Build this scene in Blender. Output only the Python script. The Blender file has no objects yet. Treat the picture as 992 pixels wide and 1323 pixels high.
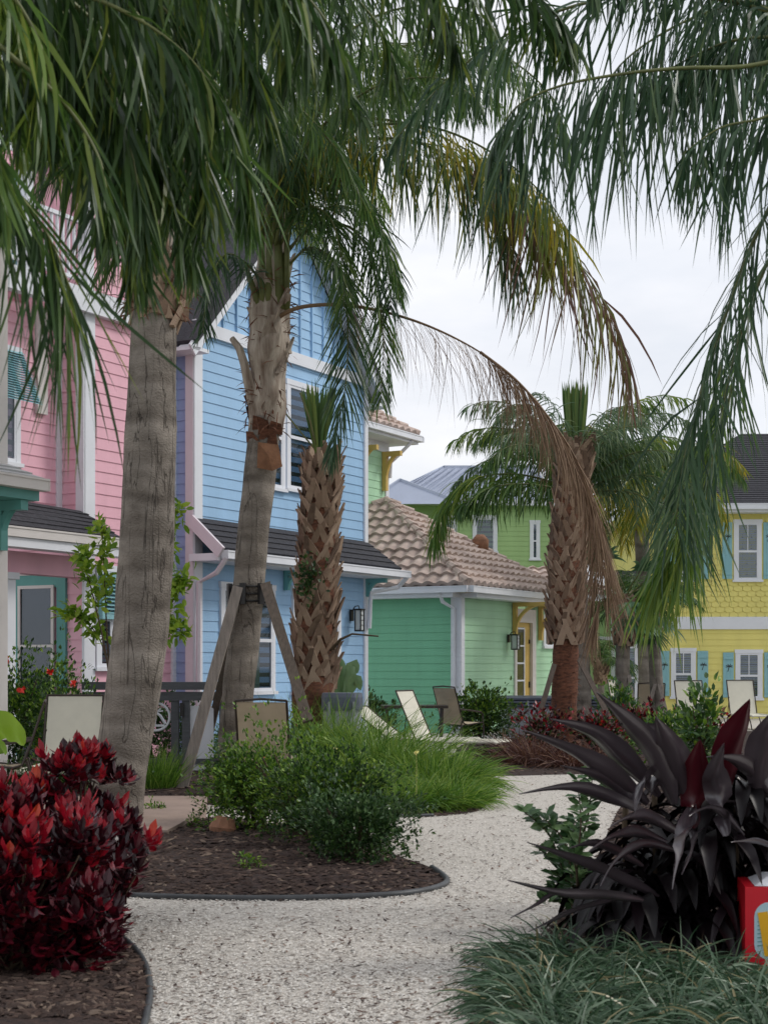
import bpy, math, random
from mathutils import Vector, Matrix, noise
R = math.radians
rng = random.Random(7)
S = bpy.context.scene
COL = S.collection

# ------------------------------------------------------------------ camera, sky, sun, exposure
FPX, HOR, CX, CH = 1986.0, 860.0, 496.0, 1.55
cam_d = bpy.data.cameras.new('camera'); cam = bpy.data.objects.new('camera', cam_d); COL.objects.link(cam)
cam.location = (0, 0, CH); cam.rotation_euler = (R(90), 0, 0)
cam_d.sensor_fit = 'VERTICAL'; cam_d.sensor_height = 36; cam_d.lens = FPX/1323*36
cam_d.shift_y = (HOR-661.5)/1323
cam_d.clip_end = 3000
cam_d.dof.use_dof = True; cam_d.dof.focus_distance = 24; cam_d.dof.aperture_fstop = 7.0
S.camera = cam
S.view_settings.view_transform = 'Standard'; S.view_settings.look = 'None'
S.view_settings.gamma = 1; S.view_settings.exposure = 0.1
try: S.view_settings.use_curve_mapping = False
except Exception: pass
SUN_EL, SUN_AZ = R(42), R(80)      # azimuth measured from +Y (view) towards +X (right)
w = bpy.data.worlds.new('World'); S.world = w; w.use_nodes = True
nt = w.node_tree; N = nt.nodes; Lk = nt.links
N.clear()
out = N.new('ShaderNodeOutputWorld'); bg = N.new('ShaderNodeBackground'); bg.inputs[1].default_value = 0.09
sky = N.new('ShaderNodeTexSky'); sky.sky_type = 'NISHITA'; sky.sun_disc = False
sky.sun_elevation = SUN_EL; sky.sun_rotation = SUN_AZ
tc = N.new('ShaderNodeTexCoord'); mp = N.new('ShaderNodeMapping'); mp.inputs['Scale'].default_value = (1.6, 1.6, 4.5)
nz = N.new('ShaderNodeTexNoise'); nz.inputs['Scale'].default_value = 1.5; nz.inputs['Detail'].default_value = 7; nz.inputs['Roughness'].default_value = .55
cr = N.new('ShaderNodeValToRGB'); cr.color_ramp.elements[0].position = .36; cr.color_ramp.elements[1].position = .62
cr.color_ramp.elements[0].color = (.7,)*3+(1,); cr.color_ramp.elements[1].color = (1, 1, 1, 1)
nz2 = N.new('ShaderNodeTexNoise'); nz2.inputs['Scale'].default_value = 2.2; nz2.inputs['Detail'].default_value = 6
cc = N.new('ShaderNodeValToRGB'); cc.color_ramp.elements[0].position = .3; cc.color_ramp.elements[1].position = .7
cc.color_ramp.elements[0].color = (8.2, 8.7, 9.6, 1); cc.color_ramp.elements[1].color = (11.6, 11.5, 11.8, 1)
mx = N.new('ShaderNodeMix'); mx.data_type = 'RGBA'
Lk.new(tc.outputs['Generated'], mp.inputs[0]); Lk.new(mp.outputs[0], nz.inputs['Vector']); Lk.new(mp.outputs[0], nz2.inputs['Vector'])
Lk.new(nz.outputs['Fac'], cr.inputs[0]); Lk.new(nz2.outputs['Fac'], cc.inputs[0])
Lk.new(cr.outputs[0], mx.inputs['Factor']); Lk.new(sky.outputs[0], mx.inputs['A']); Lk.new(cc.outputs[0], mx.inputs['B'])
Lk.new(mx.outputs['Result'], bg.inputs[0]); Lk.new(bg.outputs[0], out.inputs[0])
sd = bpy.data.lights.new('sun', 'SUN'); sd.energy = 1.5; sd.angle = R(14); sd.color = (1, .96, .9)
so = bpy.data.objects.new('sun', sd); COL.objects.link(so)
sdir = Vector((math.sin(SUN_AZ)*math.cos(SUN_EL), math.cos(SUN_AZ)*math.cos(SUN_EL), math.sin(SUN_EL)))
so.rotation_euler = sdir.to_track_quat('Z', 'Y').to_euler()
so.location = (0, 0, 30)

# ------------------------------------------------------------------ helpers
def V(*a): return Vector(a)
def W(px, py, d): return V((px-CX)/FPX*d, d, CH+(HOR-py)/FPX*d)
def G(px, py, z=0.0):
    d = FPX*(CH-z)/(py-HOR); return V((px-CX)/FPX*d, d, z)
def GD(px, d, z=0.0): return V((px-CX)/FPX*d, d, z)
def lin(c): return tuple(((x/255)/12.92 if x/255 <= .04045 else ((x/255+.055)/1.055)**2.4) for x in c)+(1,)

def tag(o, label=None, cat=None, group=None, kind=None):
    if label: o['label'] = label
    if cat: o['category'] = cat
    if group: o['group'] = group
    if kind: o['kind'] = kind
    return o
ORIG = {}
def thing(name, loc, label, cat, group=None):
    o = bpy.data.objects.new(name, None); COL.objects.link(o); o.location = loc
    o.empty_display_size = .2
    ORIG[o] = Vector(loc)
    return tag(o, label, cat, group)
class MB:
    def __init__(s): s.v = []; s.f = []; s.m = []; s.uv = None
    def add(s, vs, fs, mi=0):
        b = len(s.v); s.v.extend(vs)
        for f in fs: s.f.append(tuple(b+i for i in f)); s.m.append(mi)
    def box(s, c, size, X=None, Y=None, Z=None, mi=0, bev=0):
        X = X or V(1, 0, 0); Y = Y or V(0, 1, 0); Z = Z or V(0, 0, 1)
        hx, hy, hz = size[0]/2, size[1]/2, size[2]/2
        vs = [c+X*hx*a+Y*hy*b+Z*hz*e for e in (-1, 1) for b in (-1, 1) for a in (-1, 1)]
        s.add(vs, [(0, 2, 3, 1), (4, 5, 7, 6), (0, 1, 5, 4), (2, 6, 7, 3), (0, 4, 6, 2), (1, 3, 7, 5)], mi)
    def beam(s, a, b, wx, wz, up=None, mi=0):
        d = (b-a); L = d.length; d = d/L
        up = up or V(0, 0, 1)
        sx = d.cross(up)
        if sx.length < 1e-3: sx = d.cross(V(1, 0, 0))
        sx.normalize(); u = sx.cross(d).normalized()
        s.box((a+b)/2, (wx, L, wz), sx, d, u, mi)
    def tube(s, pts, rad, n=8, cap=True, mi=0, jit=0):
        if not hasattr(rad, '__len__'): rad = [rad]*len(pts)
        rings = []
        ref = None
        b = len(s.v)
        for i, p in enumerate(pts):
            t = (pts[min(i+1, len(pts)-1)]-pts[max(i-1, 0)]).normalized()
            if ref is None:
                ref = t.cross(V(0, 1, .1)); 
                if ref.length < .1: ref = t.cross(V(1, 0, 0))
            ref = (ref-t*ref.dot(t)).normalized(); bi = t.cross(ref)
            for k in range(n):
                a = 2*math.pi*k/n; r = rad[i]*(1+jit*(noise.noise(p*3+V(math.cos(a), math.sin(a), 0))))
                s.v.append(p+(ref*math.cos(a)+bi*math.sin(a))*r)
        for i in range(len(pts)-1):
            for k in range(n):
                s.f.append((b+i*n+k, b+i*n+(k+1) % n, b+(i+1)*n+(k+1) % n, b+(i+1)*n+k)); s.m.append(mi)
        if cap:
            s.f.append(tuple(b+k for k in reversed(range(n)))); s.m.append(mi)
            s.f.append(tuple(b+(len(pts)-1)*n+k for k in range(n))); s.m.append(mi)
    def build(s, name, mats, parent=None, smooth=False, loc=None):
        me = bpy.data.meshes.new(name)
        o0 = ORIG.get(parent, V(0, 0, 0)) if parent else (loc or V(0, 0, 0))
        me.from_pydata([tuple(p-o0) for p in s.v], [], s.f)
        if not isinstance(mats, (list, tuple)): mats = [mats]
        for m in mats: me.materials.append(m)
        if len(mats) > 1: me.polygons.foreach_set('material_index', s.m)
        if smooth: me.polygons.foreach_set('use_smooth', [True]*len(me.polygons))
        me.update()
        o = bpy.data.objects.new(name, me); COL.objects.link(o)
        if parent: o.parent = parent; ORIG[o] = o0
        else: o.location = o0; ORIG[o] = o0
        return o
def copy_tree(o, parent=None):
    c = o.copy(); COL.objects.link(c)
    if parent: c.parent = parent
    for ch in list(o.children): copy_tree(ch, c)
    return c

# ------------------------------------------------------------------ materials
def mat(name, col, rough=.6, var=.12, scale=3.0, bump=0, bscale=40, col2=None, stretch=None, spec=.4, metal=0, island=None, trans=0, detail=5, rings=None, coat=0, cracks=False):
    m = bpy.data.materials.new(name); m.use_nodes = True
    t = m.node_tree; n = t.nodes; L = t.links
    bs = n['Principled BSDF']; bs.inputs['Roughness'].default_value = rough
    bs.inputs['Metallic'].default_value = metal; bs.inputs['Specular IOR Level'].default_value = spec
    bs.inputs['Coat Weight'].default_value = coat
    if len(col) == 3: col = lin(col)
    c2 = (lin(col2) if len(col2) == 3 else col2) if col2 else tuple(max(0, x*(1-var*2)) for x in col[:3])+(1,)
    tcn = n.new('ShaderNodeTexCoord'); mpn = n.new('ShaderNodeMapping')
    if stretch: mpn.inputs['Scale'].default_value = stretch
    L.new(tcn.outputs['Object'], mpn.inputs[0])
    no = n.new('ShaderNodeTexNoise'); no.inputs['Scale'].default_value = scale; no.inputs['Detail'].default_value = detail
    no.inputs['Roughness'].default_value = .6
    L.new(mpn.outputs[0], no.inputs['Vector'])
    rp = n.new('ShaderNodeValToRGB'); rp.color_ramp.elements[0].position = .3; rp.color_ramp.elements[1].position = .65
    rp.color_ramp.elements[0].color = c2; rp.color_ramp.elements[1].color = col
    L.new(no.outputs['Fac'], rp.inputs[0])
    src = rp.outputs[0]
    if island:
        ge = n.new('ShaderNodeNewGeometry'); r2 = n.new('ShaderNodeValToRGB')
        els = r2.color_ramp.elements
        for i, (p, c) in enumerate(island):
            e = els[i] if i < 2 else els.new(p)
            e.position = p; e.color = lin(c) if len(c) == 3 else c
        L.new(ge.outputs['Random Per Island'], r2.inputs[0])
        mm = n.new('ShaderNodeMix'); mm.data_type = 'RGBA'; mm.blend_type = 'MIX'; mm.inputs['Factor'].default_value = .78
        L.new(src, mm.inputs['A']); L.new(r2.outputs[0], mm.inputs['B']); src = mm.outputs['Result']
    L.new(src, bs.inputs['Base Color'])
    if bump or rings:
        n2 = n.new('ShaderNodeTexNoise'); n2.inputs['Scale'].default_value = bscale; n2.inputs['Detail'].default_value = 6
        L.new(mpn.outputs[0], n2.inputs['Vector'])
        bp = n.new('ShaderNodeBump'); bp.inputs['Strength'].default_value = bump or .3; bp.inputs['Distance'].default_value = .02
        h = n2.outputs['Fac']
        if rings:
            wv = n.new('ShaderNodeTexWave'); wv.bands_direction = 'Z'; wv.inputs['Scale'].default_value = rings
            wv.inputs['Distortion'].default_value = 2.5; wv.inputs['Detail'].default_value = 3; wv.inputs['Detail Scale'].default_value = 2
            L.new(tcn.outputs['Object'], wv.inputs['Vector'])
            ad = n.new('ShaderNodeMath'); ad.operation = 'ADD'; L.new(wv.outputs['Fac'], ad.inputs[0]); L.new(h, ad.inputs[1]); h = ad.outputs[0]
            m3 = n.new('ShaderNodeMix'); m3.data_type = 'RGBA'; m3.blend_type = 'MULTIPLY'; m3.inputs['Factor'].default_value = .5
            r3 = n.new('ShaderNodeValToRGB'); r3.color_ramp.elements[0].color = (.45, .42, .4, 1); r3.color_ramp.elements[0].position = .0; r3.color_ramp.elements[1].position = .35
            L.new(wv.outputs['Fac'], r3.inputs[0]); L.new(src, m3.inputs['A']); L.new(r3.outputs[0], m3.inputs['B']); L.new(m3.outputs['Result'], bs.inputs['Base Color'])
        if cracks:
            mp4 = n.new('ShaderNodeMapping'); mp4.inputs['Scale'].default_value = (4.5, 4.5, .45); L.new(tcn.outputs['Object'], mp4.inputs[0])
            n4 = n.new('ShaderNodeTexNoise'); n4.inputs['Scale'].default_value = 1.4; n4.inputs['Detail'].default_value = 6; n4.inputs['Distortion'].default_value = .8; L.new(mp4.outputs[0], n4.inputs['Vector'])
            r4 = n.new('ShaderNodeValToRGB'); e4 = r4.color_ramp.elements; e4[0].position = .49; e4[0].color = (1, 1, 1, 1); e4[1].position = .51; e4[1].color = (1, 1, 1, 1); x4 = e4.new(.5); x4.color = (.25, .22, .2, 1)
            L.new(n4.outputs['Fac'], r4.inputs[0]); m4 = n.new('ShaderNodeMix'); m4.data_type = 'RGBA'; m4.blend_type = 'MULTIPLY'; m4.inputs['Factor'].default_value = .7
            L.new(m3.outputs['Result'], m4.inputs['A']); L.new(r4.outputs[0], m4.inputs['B']); L.new(m4.outputs['Result'], bs.inputs['Base Color'])
            a4 = n.new('ShaderNodeMath'); a4.operation = 'ADD'; L.new(h, a4.inputs[0]); L.new(r4.outputs[0], a4.inputs[1]); h = a4.outputs[0]
        L.new(h, bp.inputs['Height']); L.new(bp.outputs[0], bs.inputs['Normal'])
    if trans:
        tr = n.new('ShaderNodeBsdfTranslucent'); mixs = n.new('ShaderNodeMixShader'); mixs.inputs[0].default_value = trans
        L.new(src, tr.inputs['Color'])
        L.new(bs.outputs[0], mixs.inputs[1]); L.new(tr.outputs[0], mixs.inputs[2])
        L.new(mixs.outputs[0], n['Material Output'].inputs[0])
    return m
def glass_mat(name, tint=(.6, .64, .68), refl=.08):
    m = bpy.data.materials.new(name); m.use_nodes = True
    t = m.node_tree; n = t.nodes; L = t.links; n.clear()
    o = n.new('ShaderNodeOutputMaterial'); a = n.new('ShaderNodeBsdfTransparent'); g = n.new('ShaderNodeBsdfGlossy'); mi = n.new('ShaderNodeMixShader')
    a.inputs[0].default_value = tint+(1,); g.inputs['Roughness'].default_value = .04; g.inputs['Color'].default_value = (.85, .9, .95, 1)
    mi.inputs[0].default_value = refl
    nn = n.new('ShaderNodeTexNoise'); nn.inputs['Scale'].default_value = 1.3; b = n.new('ShaderNodeBump'); b.inputs['Strength'].default_value = .05
    L.new(nn.outputs[0], b.inputs['Height']); L.new(b.outputs[0], g.inputs['Normal'])
    L.new(a.outputs[0], mi.inputs[1]); L.new(g.outputs[0], mi.inputs[2]); L.new(mi.outputs[0], o.inputs[0])
    return m
M = {}
M['pink'] = mat('pink_paint', (234, 180, 194), .55, .07, 1.0, .12, 30, stretch=(1.6, 1.6, .35), detail=8)
M['blue'] = mat('blue_paint', (156, 194, 228), .55, .07, 1.0, .12, 30, stretch=(1.6, 1.6, .35), detail=8)
M['peri'] = mat('periwinkle_wall', (152, 168, 208), .55, .07, 1.0, .12, 30, stretch=(1.6, 1.6, .35), detail=8)  # the blue wall colour, shifted darker and towards purple
M['green'] = mat('mint_paint', (172, 214, 178), .55, .07, 1.0, .12, 30, stretch=(1.6, 1.6, .35), detail=8)
M['teal_green'] = mat('sea_green_wall', (122, 190, 152), .55, .07, 1.0, .12, 30, stretch=(1.6, 1.6, .35), detail=8)  # deeper, bluer green than the mint wall of the same house
M['lime'] = mat('lime_paint', (160, 192, 128), .55, .07, 1.0, .12, 30, stretch=(1.6, 1.6, .35), detail=8)
M['yellow'] = mat('yellow_paint', (230, 218, 126), .55, .07, 1.0, .12, 30, stretch=(1.6, 1.6, .35), detail=8)
M['mustard'] = mat('mustard_paint', (206, 174, 98), .5, .06, 3)
M['white'] = mat('white_paint', (226, 228, 234), .5, .04, 2)
M['offwhite'] = mat('cream_trim', (214, 208, 204), .55, .05, 2)
M['lilac'] = mat('pale_pink_trim', (218, 210, 216), .55, .04, 2)
M['teal'] = mat('teal_paint', (108, 168, 168), .5, .05, 3)
M['aqua'] = mat('aqua_paint', (138, 186, 194), .5, .05, 3)
M['dteal'] = mat('deep_teal_paint', (92, 152, 146), .5, .06, 3)
M['shingle'] = mat('dark_shingle', (62, 62, 68), .85, .25, 14, .6, 60)
M['tile'] = mat('clay_tile', (200, 181, 170), .75, .12, 2.5, .4, 30, col2=(160, 140, 130))
M['metal'] = mat('metal_roof', (170, 178, 195), .35, .05, 1.5, metal=.5)
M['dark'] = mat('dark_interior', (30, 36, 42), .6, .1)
M['blind'] = mat('blind_slats', (205, 210, 210), .6, .05)
M['curtain'] = mat('curtain', (120, 150, 130), .8, .15, 6, stretch=(8, 8, .5))
M['glass'] = glass_mat('window_glass')
M['iron'] = mat('dark_iron', (38, 36, 36), .4, .1)
M['fgrey'] = mat('grey_stained_wood', (92, 94, 98), .7, .14, 4, .3, 30, stretch=(1, 1, 6))
M['tub'] = mat('tub_shell', (150, 154, 158), .5, .1, 4)
M['tubcover'] = mat('tub_cover', (92, 98, 112), .55, .12, 3, .15, 12)
M['sling'] = mat('cream_sling', (212, 208, 192), .7, .04, 6, .15, 300)
M['tan'] = mat('tan_sling', (188, 172, 146), .7, .06, 6, .15, 300)
M['bronze'] = mat('bronze_frame', (58, 48, 42), .4, .1)
M['plank'] = mat('weathered_plank', (150, 140, 132), .85, .2, 3, .4, 20, stretch=(12, 12, 1))
M['plankd'] = mat('darker_plank', (112, 100, 90), .85, .2, 3, .4, 20, stretch=(12, 12, 1))
M['gravel'] = mat('crushed_shell', (208, 202, 193), .9, .2, 45, .6, 55, col2=(166, 159, 150), detail=8)
M['mulch'] = mat('mulch', (66, 48, 42), .95, .3, 22, 1.0, 45, col2=(24, 17, 15), detail=8)
M['lawn'] = mat('lawn', (74, 96, 46), .9, .3, 8, .8, 40)
M['concrete'] = mat('tan_concrete', (160, 140, 128), .85, .12, 3, .3, 30)
M['edging'] = mat('edging_plastic', (74, 76, 78), .45, .2, 8)
M['chip'] = mat('mulch_chips', (80, 58, 50), .95, .3, 9, island=[(0, (38, 30, 27)), (1, (128, 112, 98)), (.5, (62, 50, 44)), (.85, (84, 68, 60))])
M['stone'] = mat('shell_bits', (214, 206, 196), .85, .2, 9, island=[(0, (120, 112, 104)), (1, (230, 227, 220)), (.15, (180, 174, 165)), (.7, (208, 203, 194))])
M['litter'] = mat('leaf_litter', (90, 70, 60), .9, .3, 9, island=[(0, (40, 32, 30)), (1, (140, 116, 100)), (.6, (84, 62, 54))])
M['qtrunk'] = mat('queen_palm_bark', (146, 137, 127), .92, .16, 1.3, .9, 22, col2=(96, 88, 80), rings=.9, stretch=(2, 2, 2.6), cracks=True)
M['boot'] = mat('leaf_base', (146, 120, 100), .9, .2, 6, .7, 30, col2=(84, 64, 54), island=[(0, (92, 74, 62)), (1, (186, 162, 140)), (.5, (142, 118, 98))], stretch=(4, 4, 1))
M['fiber'] = mat('palm_fibre', (134, 88, 66), .95, .3, 5, 1.0, 40, col2=(74, 48, 38), stretch=(2, 2, 6))
M['sheath'] = mat('pale_sheath', (184, 172, 158), .85, .2, 2.2, .5, 20, col2=(104, 84, 70), stretch=(4, 4, .7))
M['ochre'] = mat('torn_sheath', (136, 96, 70), .9, .2, 8, .4, 30)
def leafmat(name, isl, rough=.45, trans=.3, spec=.4, coat=0):
    return mat(name, isl[0][1], rough, .2, 3, island=isl, trans=trans, spec=spec, coat=coat)
M['frond'] = leafmat('queen_frond', [(0, (54, 82, 40)), (1, (134, 156, 76)), (.35, (72, 104, 52)), (.75, (92, 124, 60))], .4, .4)
M['frond_dk'] = leafmat('queen_frond_deep', [(0, (44, 70, 48)), (1, (118, 138, 96)), (.4, (60, 90, 60)), (.8, (78, 108, 70))], .38, .3)
M['frond_near'] = leafmat('overhead_frond', [(0, (44, 68, 36)), (1, (134, 146, 60)), (.45, (58, 86, 42)), (.85, (84, 112, 50))], .4, .38)
M['frond_hi'] = leafmat('bright_frond', [(0, (76, 108, 44)), (1, (172, 180, 84)), (.5, (106, 138, 58)), (.85, (132, 150, 62))], .42, .4)
M['frond_far'] = leafmat('grey_green_frond', [(0, (70, 96, 66)), (1, (134, 150, 104)), (.5, (94, 120, 84))], .5, .3)
M['frond_lime'] = leafmat('yellowing_frond', [(0, (84, 104, 40)), (1, (210, 184, 52)), (.4, (118, 134, 48)), (.75, (176, 160, 48))], .45, .35)
M['frond_rust'] = leafmat('rusty_frond', [(0, (104, 76, 66)), (1, (150, 150, 66)), (.4, (124, 92, 78)), (.7, (104, 118, 62))], .5, .25)
M['frond_dead'] = leafmat('dead_frond', [(0, (104, 82, 66)), (1, (176, 152, 124)), (.5, (138, 112, 90))], .8, .15)
M['palegrey'] = mat('pale_grey_roof', (182, 182, 182), .6, .08, 4, .2, 30)
M['rachis'] = mat('rachis', (104, 110, 62), .5, .2, 6)
M['rachis_dead'] = mat('rachis_dead', (130, 104, 78), .7, .2, 6)
M['fan'] = leafmat('fan_leaf', [(0, (54, 88, 58)), (1, (120, 148, 108)), (.5, (82, 118, 80))], .45, .25)
M['fan_cut'] = leafmat('cut_fan', [(0, (64, 96, 46)), (1, (136, 150, 74)), (.5, (94, 120, 60))], .5, .25)
M['grass'] = leafmat('strap_grass', [(0, (66, 104, 32)), (1, (160, 182, 86)), (.5, (102, 142, 48))], .45, .3)
M['liriope'] = leafmat('mondo_grass', [(0, (48, 74, 50)), (1, (178, 162, 118)), (.5, (78, 106, 78)), (.94, (136, 154, 128)), (.96, (150, 140, 104))], .35, .2)
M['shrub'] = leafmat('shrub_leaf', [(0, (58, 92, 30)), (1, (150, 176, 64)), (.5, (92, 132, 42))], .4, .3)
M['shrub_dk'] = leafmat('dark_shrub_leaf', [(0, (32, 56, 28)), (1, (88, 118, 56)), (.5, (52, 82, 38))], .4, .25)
M['sapleaf'] = leafmat('sapling_leaf', [(0, (92, 128, 36)), (1, (176, 196, 72)), (.5, (128, 160, 50))], .4, .45)
M['clusia'] = leafmat('round_leaf', [(0, (48, 78, 46)), (1, (116, 144, 92)), (.5, (74, 104, 62))], .3, .2)
M['banana'] = leafmat('paddle_leaf', [(0, (78, 118, 66)), (1, (134, 160, 118)), (.5, (96, 136, 84))], .4, .35)
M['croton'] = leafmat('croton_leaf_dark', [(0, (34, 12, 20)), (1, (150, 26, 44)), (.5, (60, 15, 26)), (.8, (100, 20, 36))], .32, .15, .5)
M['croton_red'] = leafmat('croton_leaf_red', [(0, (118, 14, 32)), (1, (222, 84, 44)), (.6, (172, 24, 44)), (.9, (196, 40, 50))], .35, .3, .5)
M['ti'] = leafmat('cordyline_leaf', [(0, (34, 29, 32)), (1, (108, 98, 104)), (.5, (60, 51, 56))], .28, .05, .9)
M['ti_shade'] = leafmat('cordyline_inner_shade', [(0, (10, 7, 9)), (1, (34, 22, 28)), (.5, (18, 12, 15))], .45, .02, .3)  # near black: the shade inside the plant is put into the leaf colour
M['ti_red'] = leafmat('cordyline_red', [(0, (50, 14, 22)), (1, (88, 18, 30)), (.5, (66, 14, 24))], .35, .2, .5)
M['tired_grass'] = leafmat('bronze_grass', [(0, (72, 44, 40)), (1, (134, 98, 72)), (.5, (96, 62, 54))], .6, .2)
M['stem'] = mat('woody_stem', (84, 70, 54), .9, .2, 8)
M['redflower'] = mat('red_petals', (220, 50, 36), .5, .1, 8)
M['cream'] = mat('cream_petals', (232, 226, 150), .5, .1, 8)
M['redbox'] = mat('red_carton', (205, 26, 42), .4, .05, 4)
M['boxpanel'] = mat('pale_blue_panel', (176, 205, 214), .45, .04, 6)
M['boxyellow'] = mat('yellow_print', (232, 176, 34), .45, .05, 6)
M['terracotta'] = mat('terracotta', (150, 108, 84), .85, .2, 10, .4, 30)

# ------------------------------------------------------------------ setting: ground, gravel path, beds
def sheet(name, pts, z, m, label=None, mound=0, sub=None):
    mb = MB()
    if not sub:
        mb.add([V(p.x, p.y, z) for p in pts], [tuple(range(len(pts)))])
    else:
        c = sum(pts, V(0, 0, 0))/len(pts); n = len(pts); rings = 10
        vs = []
        for r in range(rings):
            f = 1-r/rings
            for p in pts:
                q = c+(p-c)*f
                vs.append(V(q.x, q.y, z+mound*(1-f**2.5)+(.02*noise.noise(q*2.5) if r else 0)))
        vs.append(V(c.x, c.y, z+mound))
        fs = [(r*n+k, r*n+(k+1) % n, (r+1)*n+(k+1) % n, (r+1)*n+k) for r in range(rings-1) for k in range(n)]
        fs += [((rings-1)*n+k, (rings-1)*n+(k+1) % n, rings*n) for k in range(n)]
        mb.add(vs, fs)
    o = mb.build(name, m, smooth=bool(sub)); tag(o, label, None, None, 'structure'); return o
def smooth_loop(pts, k=6, closed=True):
    res = []; n = len(pts)
    rngi = range(n if closed else n-1)
    for i in rngi:
        g = (lambda j: pts[j % n]) if closed else (lambda j: pts[max(0, min(n-1, j))])
        p0, p1, p2, p3 = g(i-1), g(i), g(i+1), g(i+2)
        for s in range(k):
            t = s/k
            res.append(.5*((2*p1)+(p2-p0)*t+(2*p0-5*p1+4*p2-p3)*t*t+(-p0+3*p1-3*p2+p3)*t**3))
    if not closed: res.append(pts[-1])
    return res
sheet('ground', [V(-600, -60, 0), V(600, -60, 0), V(600, 1400, 0), V(-600, 1400, 0)], 0, M['lawn'], 'flat ground')
sheet('gravel_path', [V(-9, -4, 0), V(12, -4, 0), V(14, 26, 0), V(14, 48, 0), V(-14, 48, 0), V(-12, 20, 0)], .004, M['gravel'], 'white crushed shell path')
bedA = smooth_loop([G(-60, 1150), G(100, 1158), G(280, 1164), G(430, 1163), G(530, 1157), G(577, 1143), G(556, 1122), G(512, 1106), G(450, 1078), G(300, 1060), G(160, 1050), G(-60, 1050)])
sheet('mulch_bed', bedA, .008, M['mulch'], 'brown mulch bed in front', .07, 1)
bedB = smooth_loop([G(-120, 1042), G(60, 1040), G(250, 1040), G(440, 1052), G(510, 1056), G(570, 1055), G(624, 1045), G(628, 1018), G(600, 1000), G(560, 985), G(300, 972), G(-120, 975)])
sheet('mulch_bed', bedB, .008, M['mulch'], 'mulch bed under grasses', .06, 1)
bedC = smooth_loop([G(-80, 1196), G(60, 1196), G(140, 1207), G(180, 1236), G(194, 1282), G(184, 1340), G(120, 1480), G(-200, 1480)])
sheet('mulch_bed', bedC, .008, M['mulch'], 'mulch bed at lower left', .06, 1)
bedD = smooth_loop([G(600, 1400), G(640, 1290), G(700, 1215), G(765, 1120), G(800, 1045), G(830, 1015), G(900, 1010), G(1300, 1020), G(1300, 1200), G(1200, 1500)])
sheet('mulch_bed', bedD, .008, M['mulch'], 'mulch bed under dark plants', .05, 1)
bedE = smooth_loop([G(590, 1000), G(650, 1003), G(740, 1001), G(900, 1000), G(1200, 1000), G(1200, 950), G(900, 945), G(640, 955), G(585, 975)])
sheet('mulch_bed', bedE, .008, M['mulch'], 'mulch bed behind the path', .05, 1)
sl = MB(); sp = [G(158, 1089), G(216, 1089), G(266, 1060), G(268, 1041), G(-40, 1041), G(-60, 1089)]
n_ = len(sp); sl.add([V(p.x, p.y, .11) for p in sp]+[V(p.x, p.y, 0) for p in sp], [tuple(range(n_))]+[(i, n_+i, n_+(i+1) % n_, (i+1) % n_) for i in range(n_)])
tag(sl.build('pavement', M['concrete']), 'tan concrete slab', None, None, 'structure')

def inside(p, poly):
    c = False; n = len(poly)
    for i in range(n):
        a, b = poly[i], poly[(i+1) % n]
        if (a.y > p.y) != (b.y > p.y) and p.x < (b.x-a.x)*(p.y-a.y)/(b.y-a.y)+a.x: c = not c
    return c
def edging(pts, label, z=.02, r=.022):
    mb = MB(); mb.tube([V(p.x, p.y, z) for p in pts], r, 8)
    mb.beam(V(pts[0].x, pts[0].y, .0), V(pts[0].x+.01, pts[0].y, .03), .01, .02)
    o = mb.build('bed_edging', M['edging'], smooth=True, loc=V(pts[0].x, pts[0].y, 0)); tag(o, label, 'edging')
edging(smooth_loop([G(90, 1158), G(280, 1164), G(430, 1163), G(530, 1157), G(577, 1143), G(558, 1124)], 8, False), 'black plastic edging tube curving round the front of the middle mulch bed')
edging(smooth_loop([G(60, 1196), G(140, 1207), G(180, 1236), G(194, 1282), G(184, 1340)], 8, False), 'curved plastic edging beside the red croton at lower left', .015, .018)
edging(smooth_loop([G(440, 1052), G(510, 1056), G(560, 1055)], 8, False), 'short black edging at the foot of the long green grass clump', .015, .018)

# loose material
from mathutils.bvhtree import BVHTree
BV = []
def bed_z(p):
    z = 0
    for b in BV:
        h = b.ray_cast(V(p.x, p.y, 1), V(0, 0, -1))
        if h[0] is not None: z = max(z, h[0].z)
    return z
for o_ in COL.objects:
    if o_.name.startswith('mulch_bed'): BV.append(BVHTree.FromPolygons([v.co.copy() for v in o_.data.vertices], [tuple(p.vertices) for p in o_.data.polygons]))
def chips(name, m, n, test, size, flat=.4, label='', ymin=6, ymax=26, px=(0, 992), z0=.01, elong=1, surf=False):
    mb = MB(); k = 0; tries = 0
    while k < n and tries < n*12:
        tries += 1
        py = 1335-(rng.random()**1.0)*360
        x = rng.uniform(px[0]-40, px[1]+40)
        p = G(x, py)
        if not test(p): continue
        s = size*rng.uniform(.5, 1.5)*(1+p.y*.02); a = rng.uniform(0, 6.28); e = elong*rng.uniform(.6, 1.4)
        c, q = math.cos(a)*s, math.sin(a)*s
        u = V(c, q, rng.uniform(-.2, .3)*s)*e; v = V(-q, c, rng.uniform(-.2, .3)*s)*.6; h = V(0, 0, s*flat)
        b = V(p.x, p.y, z0+s*flat*.3+(bed_z(p) if surf else 0))
        mb.add([b+u, b+v, b-u, b-v, b+h+u*.3, b+h-u*.4], [(0, 1, 4), (1, 2, 5), (1, 5, 4), (2, 3, 5), (3, 0, 4), (3, 4, 5)]); k += 1
    o = mb.build(name, m); tag(o, label, name.replace('_', ' '), None, 'stuff'); return o
beds = [bedA, bedB, bedC, bedD, bedE]
inbed = lambda p: any(inside(p, b) for b in beds)
chips('shell_gravel', M['stone'], 36000, lambda p: not inbed(p), .0075, .35, 'loose white crushed shell gravel over the path')
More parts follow.
